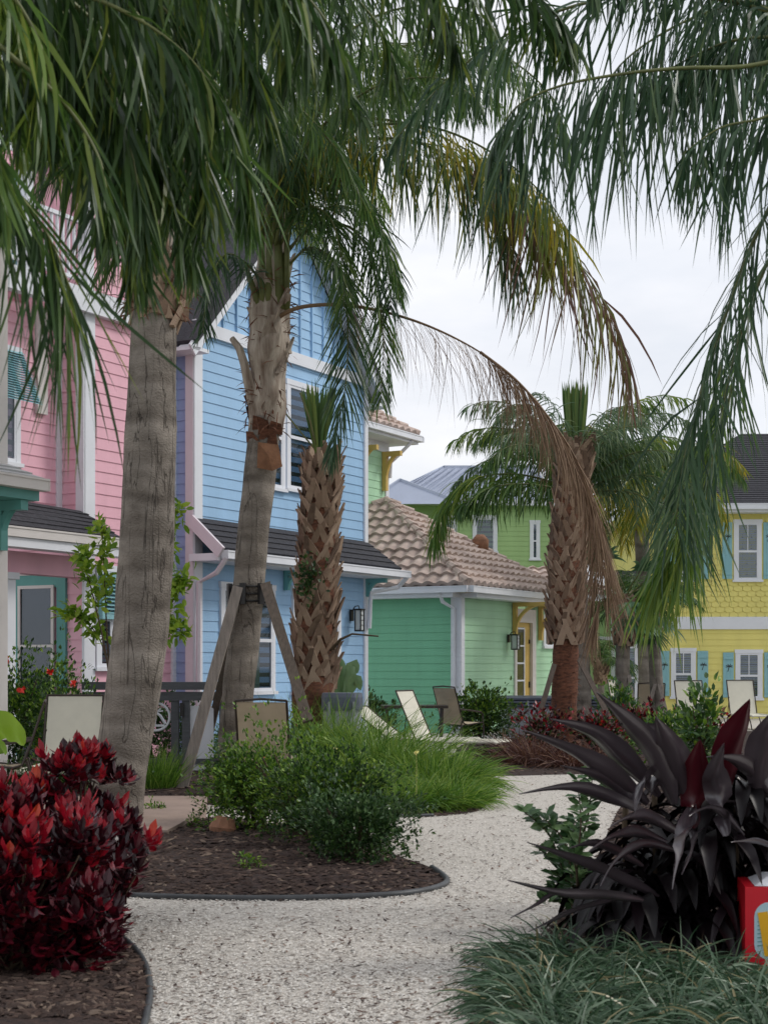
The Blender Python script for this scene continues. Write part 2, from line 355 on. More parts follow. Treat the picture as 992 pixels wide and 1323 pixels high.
chips('mulch_chips', M['chip'], 22000, inbed, .019, .35, 'brown mulch chips covering the beds', z0=.001, elong=1.6, surf=True)
chips('leaf_litter', M['litter'], 2600, lambda p: not inbed(p), .0095, .12, 'dark leaf litter and bark scraps on the shell path', z0=.014, elong=1.7)

# ------------------------------------------------------------------ houses
AX = V(1092, 1986, 0).normalized(); BX = V(AX.y, -AX.x, 0)     # AX runs away to the right, BX is the right-facing normal
class Fr:
    def __init__(s, O, d, n): s.O = V(O[0], O[1], 0); s.d = d; s.n = n
    def u(s, px):
        k = (px-CX)/FPX
        return (k*s.O.y-s.O.x)/(s.d.x-k*s.d.y)
    def P(s, u, n, z): return s.O+s.d*u+s.n*n+V(0, 0, z)
    def z(s, u, py): return CH+(HOR-py)/FPX*(s.O+s.d*u).y
    def off(s, n): q = s.O+s.n*n; return Fr((q.x, q.y), s.d, s.n)
    def box(s, mb, u0, u1, n0, n1, z0, z1, mi=0):
        mb.box(s.P((u0+u1)/2, (n0+n1)/2, (z0+z1)/2), (abs(u1-u0), abs(n1-n0), abs(z1-z0)), s.d, s.n, V(0, 0, 1), mi)
def laps(mb, fr, u0, u1, z0, z1, e=.178, lip=.016, f0=None, f1=None):
    """lap siding between u0..u1; f0/f1 optional functions of z giving the ends"""
    z = z0
    while z < z1-1e-4:
        zt = min(z+e, z1)
        a0 = f0(z) if f0 else u0; b0 = f1(z) if f1 else u1
        a1 = f0(zt) if f0 else u0; b1 = f1(zt) if f1 else u1
        if b0-a0 < .02: break
        k = (zt-z)/e
        mb.add([fr.P(a0, lip, z), fr.P(b0, lip, z), fr.P(b1, lip*(1-k)+.002, zt), fr.P(a1, lip*(1-k)+.002, zt), fr.P(a0, 0, z), fr.P(b0, 0, z)],
               [(0, 1, 2, 3), (4, 5, 1, 0)])
        z = zt
def lapwall(fr, u0, u1, z0, z1, m, parent, name='wall', thick=.15, **k):
    mb = MB(); laps(mb, fr, u0, u1, z0, z1, **k)
    fr.box(mb, u0, u1, -thick, -.002, z0, z1)
    return mb.build(name, m, parent)
def board(fr, u0, u1, z0, z1, m, parent, name='trim_board', p=.04, n0=-.01):
    mb = MB(); fr.box(mb, u0, u1, n0, p, z0, z1); return mb.build(name, m, parent)
def window(fr, u0, u1, z0, z1, parent, trim='white', t=.1, mid=True, blind=True, mullion=False, curtain=False, grille=False):
    """frame + sashes as one part, pane and blind as sub-parts"""
    if u1 < u0: u0, u1 = u1, u0
    mb = MB()
    fr.box(mb, u0, u0+t, .0, .055, z0, z1); fr.box(mb, u1-t, u1, .0, .055, z0, z1)
    fr.box(mb, u0-.02, u1+.02, .0, .062, z1+.001, z1+t); fr.box(mb, u0-.04, u1+.04, .0, .09, z0-t*.6, z0-.001)
    fr.box(mb, u0+t, u1-t, .0, .05, z1-.05, z1-.001); fr.box(mb, u0+t, u1-t, .0, .05, z0+.001, z0+.06)
    if mid: fr.box(mb, u0+t, u1-t, .0, .052, (z0+z1)/2-.03, (z0+z1)/2+.03)
    s = .035
    fr.box(mb, u0+t, u0+t+s, .0, .05, z0+.06, z1-.05); fr.box(mb, u1-t-s, u1-t, .0, .05, z0+.06, z1-.05)
    if mullion: fr.box(mb, (u0+u1)/2-mullion/2, (u0+u1)/2+mullion/2, .0, .054, z0+.06, z1-.05)
    if grille:
        fr.box(mb, (u0+u1)/2-.012, (u0+u1)/2+.012, .034, .048, (z0+z1)/2, z1-.05)
    w_ = mb.build('window', M[trim], parent)
    g = MB(); fr.box(g, u0+t+.005, u1-t-.005, .03, .034, z0+.05, z1-.04); g.build('pane', M['glass'], w_)
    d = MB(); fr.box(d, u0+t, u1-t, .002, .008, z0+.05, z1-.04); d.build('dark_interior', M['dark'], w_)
    if blind:
        b = MB(); z = z0+.09
        while z < z1-.06:
            fr.box(b, u0+t+s+.01, u1-t-s-.01, .011, .026, z, z+.035); z += .065
        b.build('blind', M['blind'], w_)
    if curtain:
        b = MB(); fr.box(b, u0+t+s, u0+t+s+(u1-u0)*.28, .012, .024, z0+.06, z1-.06); b.build('curtain', M['curtain'], w_)
    return w_
def gutter(fr, u0, u1, z, parent, m='white', h=.13, n0=0, n1=.13):
    mb = MB()
    fr.box(mb, u0, u1, n1-.02, n1, z, z+h); fr.box(mb, u0, u1, n0, n1-.02, z, z+.02); fr.box(mb, u0, u1, n0, n0+.015, z+.02, z+h)
    fr.box(mb, u0-.012, u0, n0, n1+.01, z-.003, z+h+.01); fr.box(mb, u1, u1+.012, n0, n1+.01, z-.003, z+h+.01)
    fr.box(mb, u0, u1, n1, n1+.012, z+h-.02, z+h+.006)
    return mb.build('gutter', M[m], parent)
def downspout(pts, parent, m='white', r=.045):
    mb = MB(); mb.tube(pts, r, 6); return mb.build('downspout', M[m], parent)
def slab(mb, a, b, c, d, t=.05, mi=0):
    n = (b-a).cross(d-a).normalized()
    if n.z < 0: n = -n
    lo = [p-n*t for p in (a, b, c, d)]
    mb.add([a, b, c, d]+lo, [(0, 1, 2, 3), (7, 6, 5, 4), (0, 4, 5, 1), (1, 5, 6, 2), (2, 6, 7, 3), (3, 7, 4, 0)], mi)
def shingle_roof(a, b, c, d, parent, name='roof', e=.16, m='shingle'):
    """a,b eave ends; d,c top ends (a-d, b-c the rakes)"""
    mb = MB(); slab(mb, a, b, c, d, .06)
    n = (b-a).cross(d-a).normalized()
    if n.z < 0: n = -n
    L = (d-a).length; k = max(1, int(L/e))
    for i in range(k):
        t0, t1 = i/k, (i+1)/k
        p0, p1 = a.lerp(d, t0), b.lerp(c, t0); q0, q1 = a.lerp(d, t1), b.lerp(c, t1)
        mb.add([p0+n*.025, p1+n*.025, q1+n*.005, q0+n*.005, p0, p1], [(0, 1, 2, 3), (4, 5, 1, 0)])
    return mb.build(name, M[m], parent)
def bracket(fr, u, z, reach, h, parent, m='teal', t=.09):
    """curved knee bracket fixed to the wall under an eave"""
    mb = MB()
    fr.box(mb, u-t/2, u+t/2, .02, .02+t, z-h, z); fr.box(mb, u-t/2-.003, u+t/2+.003, .02, reach, z-t+.001, z+.003)
    k = 8
    for i in range(k):
        a0, a1 = math.pi/2*i/k, math.pi/2*(i+1)/k
        f = lambda a, r: (reach-.05-(reach-.05)*(1-math.sin(a))*1.0, 0)
        def pt(a, s): return (.08+(reach-.14)*(1-math.cos(a))+s*math.sin(a)*-.0, z-h*.92+(h*.86)*math.sin(a))
        n0, z0_ = pt(a0, 0); n1, z1_ = pt(a1, 0)
        mb.beam(fr.P(u, n0, z0_), fr.P(u, n1, z1_), t*.85, .07, fr.d.cross(V(0, 0, 1)))
    return mb.build('bracket', M[m], parent)
def lantern(fr, u, z, label, h=.42, wd=.13):
    t = thing('wall_lantern', fr.P(u, 0, z-h), label, 'wall lantern', 'black lanterns on the house walls')
    mb = MB(); fr.box(mb, u-.06, u+.06, .03, .06, z-h*.6, z-h*.1)
    mb.tube([fr.P(u, .06, z-h*.15), fr.P(u, .12, z+.02), fr.P(u, .2, z+.03), fr.P(u, .22, z-.04)], .012, 6)
    fr.box(mb, u-wd/2-.02, u+wd/2+.02, .22-wd/2-.02, .22+wd/2+.02, z-.06, z-.03); fr.box(mb, u-wd/2-.01, u+wd/2+.01, .22-wd/2-.01, .22+wd/2+.01, z-h-.03, z-h)
    for a in (-1, 1):
        for b in (-1, 1): fr.box(mb, u+a*wd/2-.01, u+a*wd/2+.01, .22+b*wd/2-.01, .22+b*wd/2+.01, z-h, z-.06)
    for q in (.25, .5, .75):
        fr.box(mb, u-wd/2, u+wd/2, .22+wd/2-.004, .22+wd/2+.006, z-h+(h-.06)*q-.004, z-h+(h-.06)*q+.004)
    mb.build('lantern_frame', M['iron'], t)
    g = MB(); fr.box(g, u-wd/2+.008, u+wd/2-.008, .22-wd/2+.008, .22+wd/2-.008, z-h+.002, z-.062); g.build('lantern_glass', M['blind'], t)

# ---- pink house
PK = Fr((-3.61, 26), AX, BX)
pink = thing('pink_house', PK.P(-2, -2, 0), 'pink lap sided house with balcony and dark porch roof behind the leaning palm', 'house')
uK = PK.u(108); uR = PK.u(226)
zB = PK.z(PK.u(130), 410)
PC = Fr(PK.P(uK, 0, 0)[:2], -BX, -AX)           # camera-facing return
set_u = PC.u(79)
PL = Fr(PC.P(set_u, 0, 0)[:2], AX, BX)          # set-back left wall
lapwall(PK, uK, uR, 0, 9.5, M['pink'], pink, thick=1.2)
zP = PK.z(PK.u(60), 690)                         # porch roof level
lapwall(PC, 0, PC.u(-60), 0, zP, M['pink'], pink)
lapwall(PC, 0, set_u, zP, zB, M['pink'], pink)
lapwall(PL, PL.u(-60), 0, zP, zB, M['pink'], pink)
board(PK, uK-.02, uK+.24, 0, zB, M['white'], pink, 'corner_board')
board(PC, -.04, .12, zP+.3, zB, M['white'], pink, 'corner_board')
board(PL, PL.u(72), -.01, zP, zB, M['white'], pink, 'corner_board')
board(PK, uR-.12, uR+.02, 0, 9.5, M['white'], pink, 'corner_board', .05)
board(PL, PL.u(45), PL.u(58), PL.z(PL.u(50), 535), zB, M['offwhite'], pink, 'downspout', .07)
zb2 = PK.z(uR, 424); 
board(PK, PK.u(-60), uR, zB-.02, zB+.34, M['white'], pink, 'balcony_beam', .14)
# balcony rail and shutters
rl = MB(); zt = zB+1.4
PK.box(rl, PK.u(-40), uK+.2, .0, .08, zt-.06, zt); PK.box(rl, PK.u(-40), uK+.2, .01, .07, zB+.45, zB+.5)
u = PK.u(-40)
while u < uK+.15: PK.box(rl, u, u+.035, .02, .06, zB+.5, zt-.06); u += .13
rl.build('balcony_railing', M['white'], pink)
for pa in (uK-.02, PK.u(28)): board(PK, pa, pa+.16, zB+.34, 9.5, M['white'], pink, 'balcony_post', .1, -.08)
PB = PK.off(-1.4)
lapwall(PB, PB.u(-60), PB.u(130), zB, 9.8, M['pink'], pink)
def louver(fr, u0, u1, z0, z1, parent, m, name='shutter', n=.06):
    mb = MB()
    fr.box(mb, u0, u0+.07, .02, n, z0, z1); fr.box(mb, u1-.07, u1, .02, n, z0, z1); fr.box(mb, u0+.07, u1-.07, .02, n, z0, z0+.08); fr.box(mb, u0+.07, u1-.07, .02, n, z1-.08, z1)
    z = z0+.1
    while z < z1-.1:
        a = fr.P(u0+.07, n-.005, z); b = fr.P(u1-.07, n-.005, z); c = fr.P(u1-.07, .025, z+.05); d = fr.P(u0+.07, .025, z+.05)
        mb.add([a, b, c, d, a-V(0, 0, .012), b-V(0, 0, .012)], [(0, 1, 2, 3), (4, 5, 1, 0)]); z += .062
    return mb.build(name, M[m], parent)
zs0 = zB+.5
louver(PB, PB.u(34), PB.u(62), zs0, zs0+1.9, pink, 'white'); louver(PB, PB.u(84), PB.u(108), zs0, zs0+1.9, pink, 'teal')
window(PB, PB.u(62), PB.u(84), zs0, zs0+1.9, pink)
louver(PB, PB.u(2), PB.u(20), zs0, zs0+1.9, pink, 'aqua')
# window with tilted bahama shutter, first floor
wu0, wu1 = PL.u(-22), PL.u(24); wz0, wz1 = PL.z(PL.u(10), 597), PL.z(PL.u(10), 455)
window(PL, wu0, wu1, wz0, wz1, pink, mid=False, blind=False)
mb = MB(); hz = wz1+.02; bot = PL.z(PL.u(20), 522)
for uu in (wu0+.02, (wu0+wu1)/2-.03, wu1-.08): mb.beam(PL.P(uu+.03, .08, hz), PL.P(uu+.03, .42, bot), .06, .05, PL.n)
k = 20
for i in range(k):
    t = i/(k-1); z = hz+(bot-hz)*t; n0 = .08+.34*t
    a = PL.P(wu0, n0, z); b = PL.P(wu1, n0, z); mb.add([a, b, b+PL.n*.09-V(0, 0, .05), a+PL.n*.09-V(0, 0, .05), a-V(0, 0, .014), b-V(0, 0, .014)], [(0, 1, 2, 3), (4, 5, 2, 3)])
mb.build('tilted_shutter', M['aqua'], pink)
# porch: roof, gutter, beam, column, door
pu0 = PK.u(-60); ge = PK.u(134)
e0, e1 = PK.P(pu0, .5, zP-.0), PK.P(uK+.3, .5, zP)
shingle_roof(e0, e1, PL.P(uK*0, .03, zP+.45)*0+PK.P(uK, -.02, zP+.42), PK.P(pu0, -.35, zP+.55), pink, 'porch_roof')
gutter(PK, pu0, ge, zP-.16, pink, 'offwhite', .14, .5, .64)
board(PK, pu0, ge, zP-.3, zP-.165, M['white'], pink, 'fascia', .6, .3)
board(PK, pu0, uK+.0, zP-.62, zP-.3, M['pink'], pink, 'porch_beam', .0, -.25)
cu0, cu1 = PK.u(-8), PK.u(22)
mb = MB(); PK.box(mb, cu0+.04, cu1-.04, -.24, .02, 0, zP-.64); PK.box(mb, cu0, cu1, -.28, .06, zP-.72, zP-.621); PK.box(mb, cu0, cu1, -.28, .06, 0, .22)
mb.build('porch_column', M['white'], pink)
du1, du0 = PC.u(22), PC.u(88); dz = PC.z(du0, 742)
mb = MB(); t = .2
PC.box(mb, du0, du0+.18, 0, .06, 0, dz); PC.box(mb, du1-.14, du1, 0, .06, 0, dz); PC.box(mb, du0+.18, du1-.14, 0, .06, dz-.2, dz)
dr = mb.build('door', M['dteal'], pink)
mb = MB(); a0, a1 = PC.u(74), PC.u(28); zz = PC.z(a0, 756)
PC.box(mb, a0, a0+.05, .061, .09, .1, zz); PC.box(mb, a1-.05, a1, .061, .09, .1, zz); PC.box(mb, a0+.05, a1-.05, .061, .09, zz-.05, zz); PC.box(mb, a0+.05, a1-.05, .061, .088, zz-.98, zz-.94)
mb.build('frame', M['offwhite'], dr)
mb = MB(); PC.box(mb, a0+.05, a1-.05, .062, .066, .1, zz-.05); mb.build('pane', M['glass'], dr)
mb = MB(); PC.box(mb, a0+.05, a1-.05, .02, .03, .1, zz-.05); mb.build('dark_backing', M['dark'], dr)  # flat dark panel behind the door pane
mb = MB(); PC.box(mb, du0-.05, du1+.05, 0, .07, dz, dz+.09); mb.build('trim_board', M['offwhite'], pink)
window(PK, PK.u(122), PK.u(147), PK.z(PK.u(130), 862), PK.z(PK.u(130), 738), pink)
louver(PK, PK.u(124), PK.u(146), PK.z(PK.u(130), 800), PK.z(PK.u(130), 742), pink, 'aqua', 'shutter', .14)

# ---- cottage corner at far left
CT = Fr(GD(4, 19)[:2], AX, BX)
cot = thing('cottage', CT.P(-1, -.5, 0), 'beige cottage corner with a small bracketed porch roof at the left edge of the picture', 'house')
lapwall(CT, -3, .02, 0, 7.2, M['offwhite'], cot, thick=.3)
board(CT, -.12, .035, 0, 7.2, M['offwhite'], cot, 'corner_board', .05)
zc = CT.z(0, 622)
a, b = CT.P(-3, .55, zc), CT.P(.12, .55, zc)
shingle_roof(a, b, CT.P(.12, .0, zc+.22), CT.P(-3, .0, zc+.22), cot, 'porch_roof', m='palegrey')
gutter(CT, -3, .14, zc-.14, cot, 'offwhite', .14, .5, .62)
board(CT, -3, .1, zc-.26, zc-.141, M['dteal'], cot, 'soffit', .5, .0)
bracket(CT, -.12, zc-.265, .46, .6, cot, 'dteal', .12)

# ---- blue house
BL = Fr((-3.16, 26), AX, BX)
bu0, bu1 = BL.u(250), BL.u(472)
blue = thing('blue_house', BL.P(2.5, -2, 0), 'light blue lap sided house with gable and dark shingle skirt roof', 'house')
zE = BL.z(BL.u(262), 432); zS = BL.z(BL.u(300), 690)
lapwall(BL, bu0, bu1, 0, zE, M['blue'], blue, thick=3)
um = (bu0+bu1)/2; rise = 1.0
g = MB(); half = (bu1-bu0)/2
laps(g, BL, 0, 0, zE, zE+half, e=.178, f0=lambda z: bu0+(z-zE)/rise, f1=lambda z: bu1-(z-zE)/rise)
for k in range(1, 14):
    uu = bu0+k*(bu1-bu0)/14; h = (uu-bu0 if uu < um else bu1-uu)*rise
    if h > .3: BL.box(g, uu-.02, uu+.02, .0, .045, zE+.2, zE+h-.05)
g.build('gable_wall', M['blue'], blue)
board(BL, bu0-.02, bu1+.02, zE-.02, zE+.2, M['white'], blue, 'frieze_board', .07)
for s, ue in ((1, bu0), (-1, bu1)):
    a = BL.P(ue-s*.45, .3, zE-.45+.15); p = BL.P(um, .3, zE+half*rise+.15)
    mb = MB(); mb.beam(a-V(0, 0, .12), p-V(0, 0, .12), .04, .22, V(0, 0, 1)); mb.build('rake_board', M['white'], blue)
    mb = MB(); a2 = BL.P(ue-s*.45, 0, zE-.3); p2 = BL.P(um, 0, zE+half*rise+.15)
    slab(mb, a2+BL.n*.36+V(0, 0, .05), p2+BL.n*.36+V(0, 0, .05), p2-BL.n*3.2+V(0, 0, .05), a2-BL.n*3.2+V(0, 0, .05), .09)
    mb.build('roof', M['shingle'], blue)
    mb = MB(); dz_ = V(0, 0, -.055); slab(mb, a2+BL.n*.35+dz_, p2+BL.n*.35+dz_, p2+BL.n*.02+dz_, a2+BL.n*.02+dz_, .03); mb.build('soffit', M['white'], blue)
    mb = MB(); slab(mb, a2+BL.n*.32+V(0, 0, -.045), a2+BL.n*.32+BL.d*s*.46+V(0, 0, -.045), a2-BL.n*3+BL.d*s*.46+V(0, 0, -.045), a2-BL.n*3+V(0, 0, -.045), .06); mb.build('soffit', M['white'], blue)
board(BL, bu0-.03, bu0+.2, 0, zE-.021, M['white'], blue, 'corner_board', .05)
board(BL, bu1-.1, bu1+.03, 0, zE-.021, M['white'], blue, 'corner_board', .05)
# periwinkle return between the houses
BC = Fr(BL.P(bu0, 0, 0)[:2], -BX, -AX)
lapwall(BC, 0.0, 1.4, 0, zE, M['peri'], blue, thick=.1)
board(BC, -.03, .13, 0, zE, M['lilac'], blue, 'corner_board', .05)
sr0, sr1 = BL.u(243), BL.u(484)
ev = BL.z(BL.u(300), 716)
shingle_roof(BL.P(sr0, .62, ev), BL.P(sr1, .62, ev), BL.P(bu1, .02, ev+.55), BL.P(bu0-.05, .02, ev+.55), blue, 'skirt_roof')
gutter(BL, sr0+.1, sr1+.15, ev-.17, blue, 'white', .13, .62, .75)
board(BL, sr0, sr1, ev-.2, ev-.08, M['white'], blue, 'soffit', .6, .02)
mb = MB(); mb.beam(BL.P(sr0-.03, .7, ev-.08), BL.P(bu0-.09, .0, ev+.5), .05, .2); mb.build('rake_board', M['lilac'], blue)
for px in (367, 471): bracket(BL, BL.u(px), ev-.2, .5, .36, blue, 'teal')
downspout([BL.P(sr0+.12, .7, ev-.16), BL.P(sr0+.12, .5, ev-.4), BL.P(bu0+.0, .12, ev-.55), BL.P(bu0, .1, .1)], blue, 'lilac')
downspout([BL.P(sr1+.1, .7, ev-.16), BL.P(sr1+.08, .5, ev-.36), BL.P(bu1-.02, .14, ev-.48), BL.P(bu1-.02, .1, ev-1.2)], blue)
# window groups on the blue wall
def wpx(fr, x0, x1, y0, y1, parent, **k):
    u0, u1 = fr.u(x0), fr.u(x1); um_ = (u0+u1)/2
    return window(fr, u0, u1, fr.z(um_, y1), fr.z(um_, y0), parent, **k)
wpx(BL, 340, 366, 500, 630, blue, blind=False, curtain=True); wpx(BL, 368, 408, 502, 634, blue, blind=False)
wpx(BL, 283, 318, 760, 893, blue, blind=False, curtain=True); wpx(BL, 319, 353, 762, 893, blue, blind=False, curtain=True)
wpx(BL, 376, 438, 766, 893, blue)
lantern(BL, BL.u(452), BL.z(BL.u(455), 785), 'tall black lantern on the blue wall beside its right corner board', .45, .13)
window(BC, .45, 1.1, 3.9, 5.2, blue)

# ---- green house with clay tile roof
def tile_roof(O, U, VV, n, poly_u0, poly_u1, L, name, parent, pw=.33, cl=.36, amp=.068):
    mb = MB(); k = int(L/cl)
    seg = 8
    for i in range(k+1):
        v0, v1 = i*cl, min((i+1)*cl, L)
        if v1-v0 < .03: break
        a0, b0 = poly_u0(v0), poly_u1(v0); a1, b1 = poly_u0(v1), poly_u1(v1)
        if b0-a0 < .1: break
        us = []; u = math.floor(min(a0, a1)/(pw/seg))*(pw/seg)
        while u <= max(b0, b1)+1e-6: us.append(u); u += pw/seg
        rows = []
        for v, lift, a, b in ((v0, -.0, a0, b0), (v0, .08, a0, b0), (v1, .012, a1, b1)):
            r = []
            for u in us:
                uc = max(a, min(b, u)); ph = (u/pw) % 1
                h = amp*(math.cos(ph*2*math.pi)*.5+.5)**.8
                h += .006*noise.noise(V(u*2, v*3, i))
                r.append(O+U*uc+VV*v+n*(h+lift if lift else max(0, h-.03)))
            rows.append(r)
        m_ = len(us); vs = rows[0]+rows[1]+rows[2]
        fs = []
        for j in range(m_-1):
            fs.append((j, j+1, m_+j+1, m_+j)); fs.append((m_+j, m_+j+1, 2*m_+j+1, 2*m_+j))
        mb.add(vs, fs)
    return mb.build(name, M['tile'], parent)
def ridge_tiles(mb, a, b, r=.11, step=.36):
    d = (b-a); L = d.length; d.normalize(); k = max(1, int(L/step))
    for i in range(k):
        p = a+d*(i*L/k); q = a+d*((i+1)*L/k+.06)
        mb.tube([p+V(0, 0, .05), q+V(0, 0, .02)], [r*1.12, r*.85], 8)
def hip_roof(c, U, Vv, hu, hv, z, rise, parent, tile=True):
    """pyramid: c centre, half sizes hu along U, hv along Vv"""
    ap = c+V(0, 0, z+rise)
    cor = [c+U*hu*a+Vv*hv*b+V(0, 0, z) for a, b in ((-1, -1), (1, -1), (1, 1), (-1, 1))]
    base = MB(); base.add([p-V(0, 0, .03) for p in cor]+[ap-V(0, 0, .03)], [(0, 1, 4), (1, 2, 4), (2, 3, 4), (3, 0, 4), (3, 2, 1, 0)])
    rf = base.build('roof', M['tile'], parent)
    for i in range(4):
        a, b = cor[i], cor[(i+1) % 4]; mid = (a+b)/2; U_ = (b-a).normalized(); w_ = (b-a).length
        vv = ap-mid; foot = vv.dot(U_); vv2 = vv-U_*foot; L = vv2.length; vd = vv2/L
        n = U_.cross(vd).normalized(); n = n if n.z > 0 else -n
        apu = (ap-a).dot(U_)
        if True:
            tile_roof(a, U_, vd, n, lambda v: apu*v/L, lambda v: w_+(apu-w_)*v/L, L, 'roof_tiles', rf)
    mb = MB()
    for p in cor: ridge_tiles(mb, p, ap)
    mb.build('hip_tiles', M['tile'], rf)
    return cor, ap, rf
c1 = V((605-CX)/FPX*34.5, 34.5, 0)
GC = c1+AX*3.0-BX*3.75
green = thing('green_house', GC, 'mint green house with pink clay tile hip roof and mustard brackets over its side door', 'house')
cor, ap, rf = hip_roof(GC, AX, BX, 3.0, 3.75, 3.36, 2.35, green)
GR = Fr((GC-AX*2.6+BX*3.35)[:2], AX, BX)     # right-facing wall, origin at corner
GF = Fr((GC-AX*2.6+BX*3.35)[:2], -BX, -AX)   # camera-facing wall going left
lapwall(GR, 0, GR.u(663), 0, 3.2, M['green'], green)
lapwall(GF, 0, 5.5, 0, 3.2, M['teal_green'], green)
board(GR, -.03, .15, 0, 3.2, M['white'], green, 'corner_board', .045); board(GF, -.03, .22, 0, 3.2, M['white'], green, 'corner_board', .045)
go = GR.off(.42); gutter(go, -.45, GR.u(693)+.1, 3.2, green, 'white', .14)
go2 = GF.off(.42); gutter(go2, -.42, 5.8, 3.2, green, 'white', .14)
board(GR, 0, 5.2, 3.1, 3.2, M['white'], green, 'soffit', .42, .03); board(GF, -.02, 5.6, 3.1, 3.2, M['white'], green, 'soffit', .42, .03)
downspout([GF.P(.3, .45, 3.2), GF.P(.3, .3, 3.0), GF.P(.12, .1, 2.85), GF.P(.12, .09, .1)], green)
# side door, recessed bay and brackets
ud0, ud1 = GR.u(663), GR.u(690)
lapwall(GR, GR.u(691), 6.2, 0, 3.2, M['green'], green)
mb = MB(); GR.box(mb, ud0, ud0+.12, -.02, .05, 0, 2.95); GR.box(mb, ud1-.22, ud1, -.02, .05, 0, 2.95); GR.box(mb, ud0+.12, ud1-.22, -.02, .05, 2.62, 2.95); mb.build('door_frame', M['offwhite'], green)
mb = MB(); GR.box(mb, ud0+.12, ud1-.22, -.1, -.03, 0, 2.62); d_ = mb.build('door', M['mustard'], green)
mb = MB()
u_a, u_b = ud0+.16, (ud0+ud1)/2+.05
for uu in (u_a, u_b): GR.box(mb, uu-.02, uu+.02, -.029, -.005, .3, 2.5)
for q in range(6): GR.box(mb, u_a+.02, u_b-.02, -.029, -.008, .3+q*.43, .34+q*.43)
mb.build('glazing_bars', M['white'], d_)
mb = MB(); GR.box(mb, u_a, u_b, -.029, -.02, .3, 2.5); mb.build('pane', M['glass'], d_)
mb = MB(); GR.box(mb, ud1-.3, ud1-.26, -.029, .0, 1.0, 1.15); GR.box(mb, ud1-.3, ud1-.26, -.029, .0, 2.1, 2.2); mb.build('door_hardware', M['iron'], d_)
bracket(GR, ud0-.05, 3.09, .85, .8, green, 'mustard', .1); bracket(GR, ud1+.25, 3.09, .85, .9, green, 'mustard', .1)
board(GR, ud0-.15, ud1+.4, 3.0, 3.09, M['mustard'], green, 'porch_lintel', .9, .75)
window(GR, GR.u(700), GR.u(716), 2.05, 2.75, green, mid=False)
lantern(GR, GR.u(655), GR.z(GR.u(658), 818), 'black caged lantern beside the mustard side door of the green house', .38, .15)
# tile vent
mb = MB(); vp = ap.lerp(cor[1], .55)+AX*0+BX*.0
vp = (ap+cor[0]+cor[1])/3
vpw = W(624, 702, 0.1)
n_r = (cor[1]-cor[2]).cross(V(0, 0, 1)).normalized()
q = ap.lerp(cor[2], .49)+BX*.1
mb.tube([q+V(0, 0, -.1), q+V(0, 0, .2), q+V(0, 0, .34)], [.2, .22, .1], 12); mb.build('roof_vent', M['terracotta'], green, smooth=True)
# upper storey behind
EU = GD(500, 40)
GUr = Fr(EU[:2], AX, BX); GU = Fr((EU-AX*5)[:2], -BX, -AX); zu = GUr.z(0, 568)
lapwall(GUr, -5, 0, 3.5, zu, M['green'], green, 'upper_wall', e=.2)
lapwall(GU, 0, 4, 3.5, zu, M['green'], green, 'upper_wall', e=.2)
mb = MB(); GUr.box(mb, -.16, -.0, -4, -.16, 3.5, zu); mb.build('upper_wall', M['green'], green)
board(GUr, -.13, .03, 3.5, zu, M['white'], green, 'corner_board', .045)
hip_roof(EU-AX*2.5-BX*2, AX, BX, 3.1, 2.6, zu+.12, 1.75, green)
gutter(GUr.off(.6), -5.5, .62, zu-.03, green, 'white', .14)
mb = MB(); GUr.box(mb, .6, .73, -4, .72, zu-.03, zu+.1); mb.build('gutter', M['white'], green)
board(GUr, -5.5, .6, zu-.1, zu-.035, M['white'], green, 'soffit', .6, -4)
board(GUr, -5, -.14, zu-.35, zu-.101, M['white'], green, 'frieze_board', .05)
for u_ in (-.25, -1.5): bracket(GUr, u_, zu-.36, .55, 1.0, green, 'mustard', .12)
downspout([GUr.P(.2, .65, zu-.05), GUr.P(.1, .3, zu-.4), GUr.P(.02, .1, zu-.6), GUr.P(.02, .08, zu-1.0)], green)
# wing continuing to the right behind the palms
GW = Fr(GD(700, 45)[:2], V(1, .06, 0).normalized(), V(.06, -1, 0).normalized())
wg = thing('lime_wing', GW.P(1, 1.0, 0)+V(0, 2, 0), 'low lime green wing with pale gutter and tile roof behind the rust footed palm', 'house')
wu = GW.u(794)
lapwall(GW, -.5, wu, 0, 3.45, M['lime'], wg, thick=1.5)
board(GW, wu-.12, wu+.02, 0, 3.45, M['white'], wg, 'corner_board'); board(GW, 0, wu-.12, 2.3, 2.4, M['white'], wg, 'trim_board')
gg = GW.off(.3); gutter(gg, -.5, wu+.15, 3.45, wg, 'white', .16)
p0 = GW.P(-.5, .35, 3.6); d0 = (V(0, 1.0, .5)).normalized(); nn = GW.d.cross(d0); nn = nn if nn.z > 0 else -nn
tile_roof(p0, GW.d, d0, nn, lambda v: 0, lambda v: max(.2, wu+.6-v*1.0), 2.0, 'roof_tiles', wg)

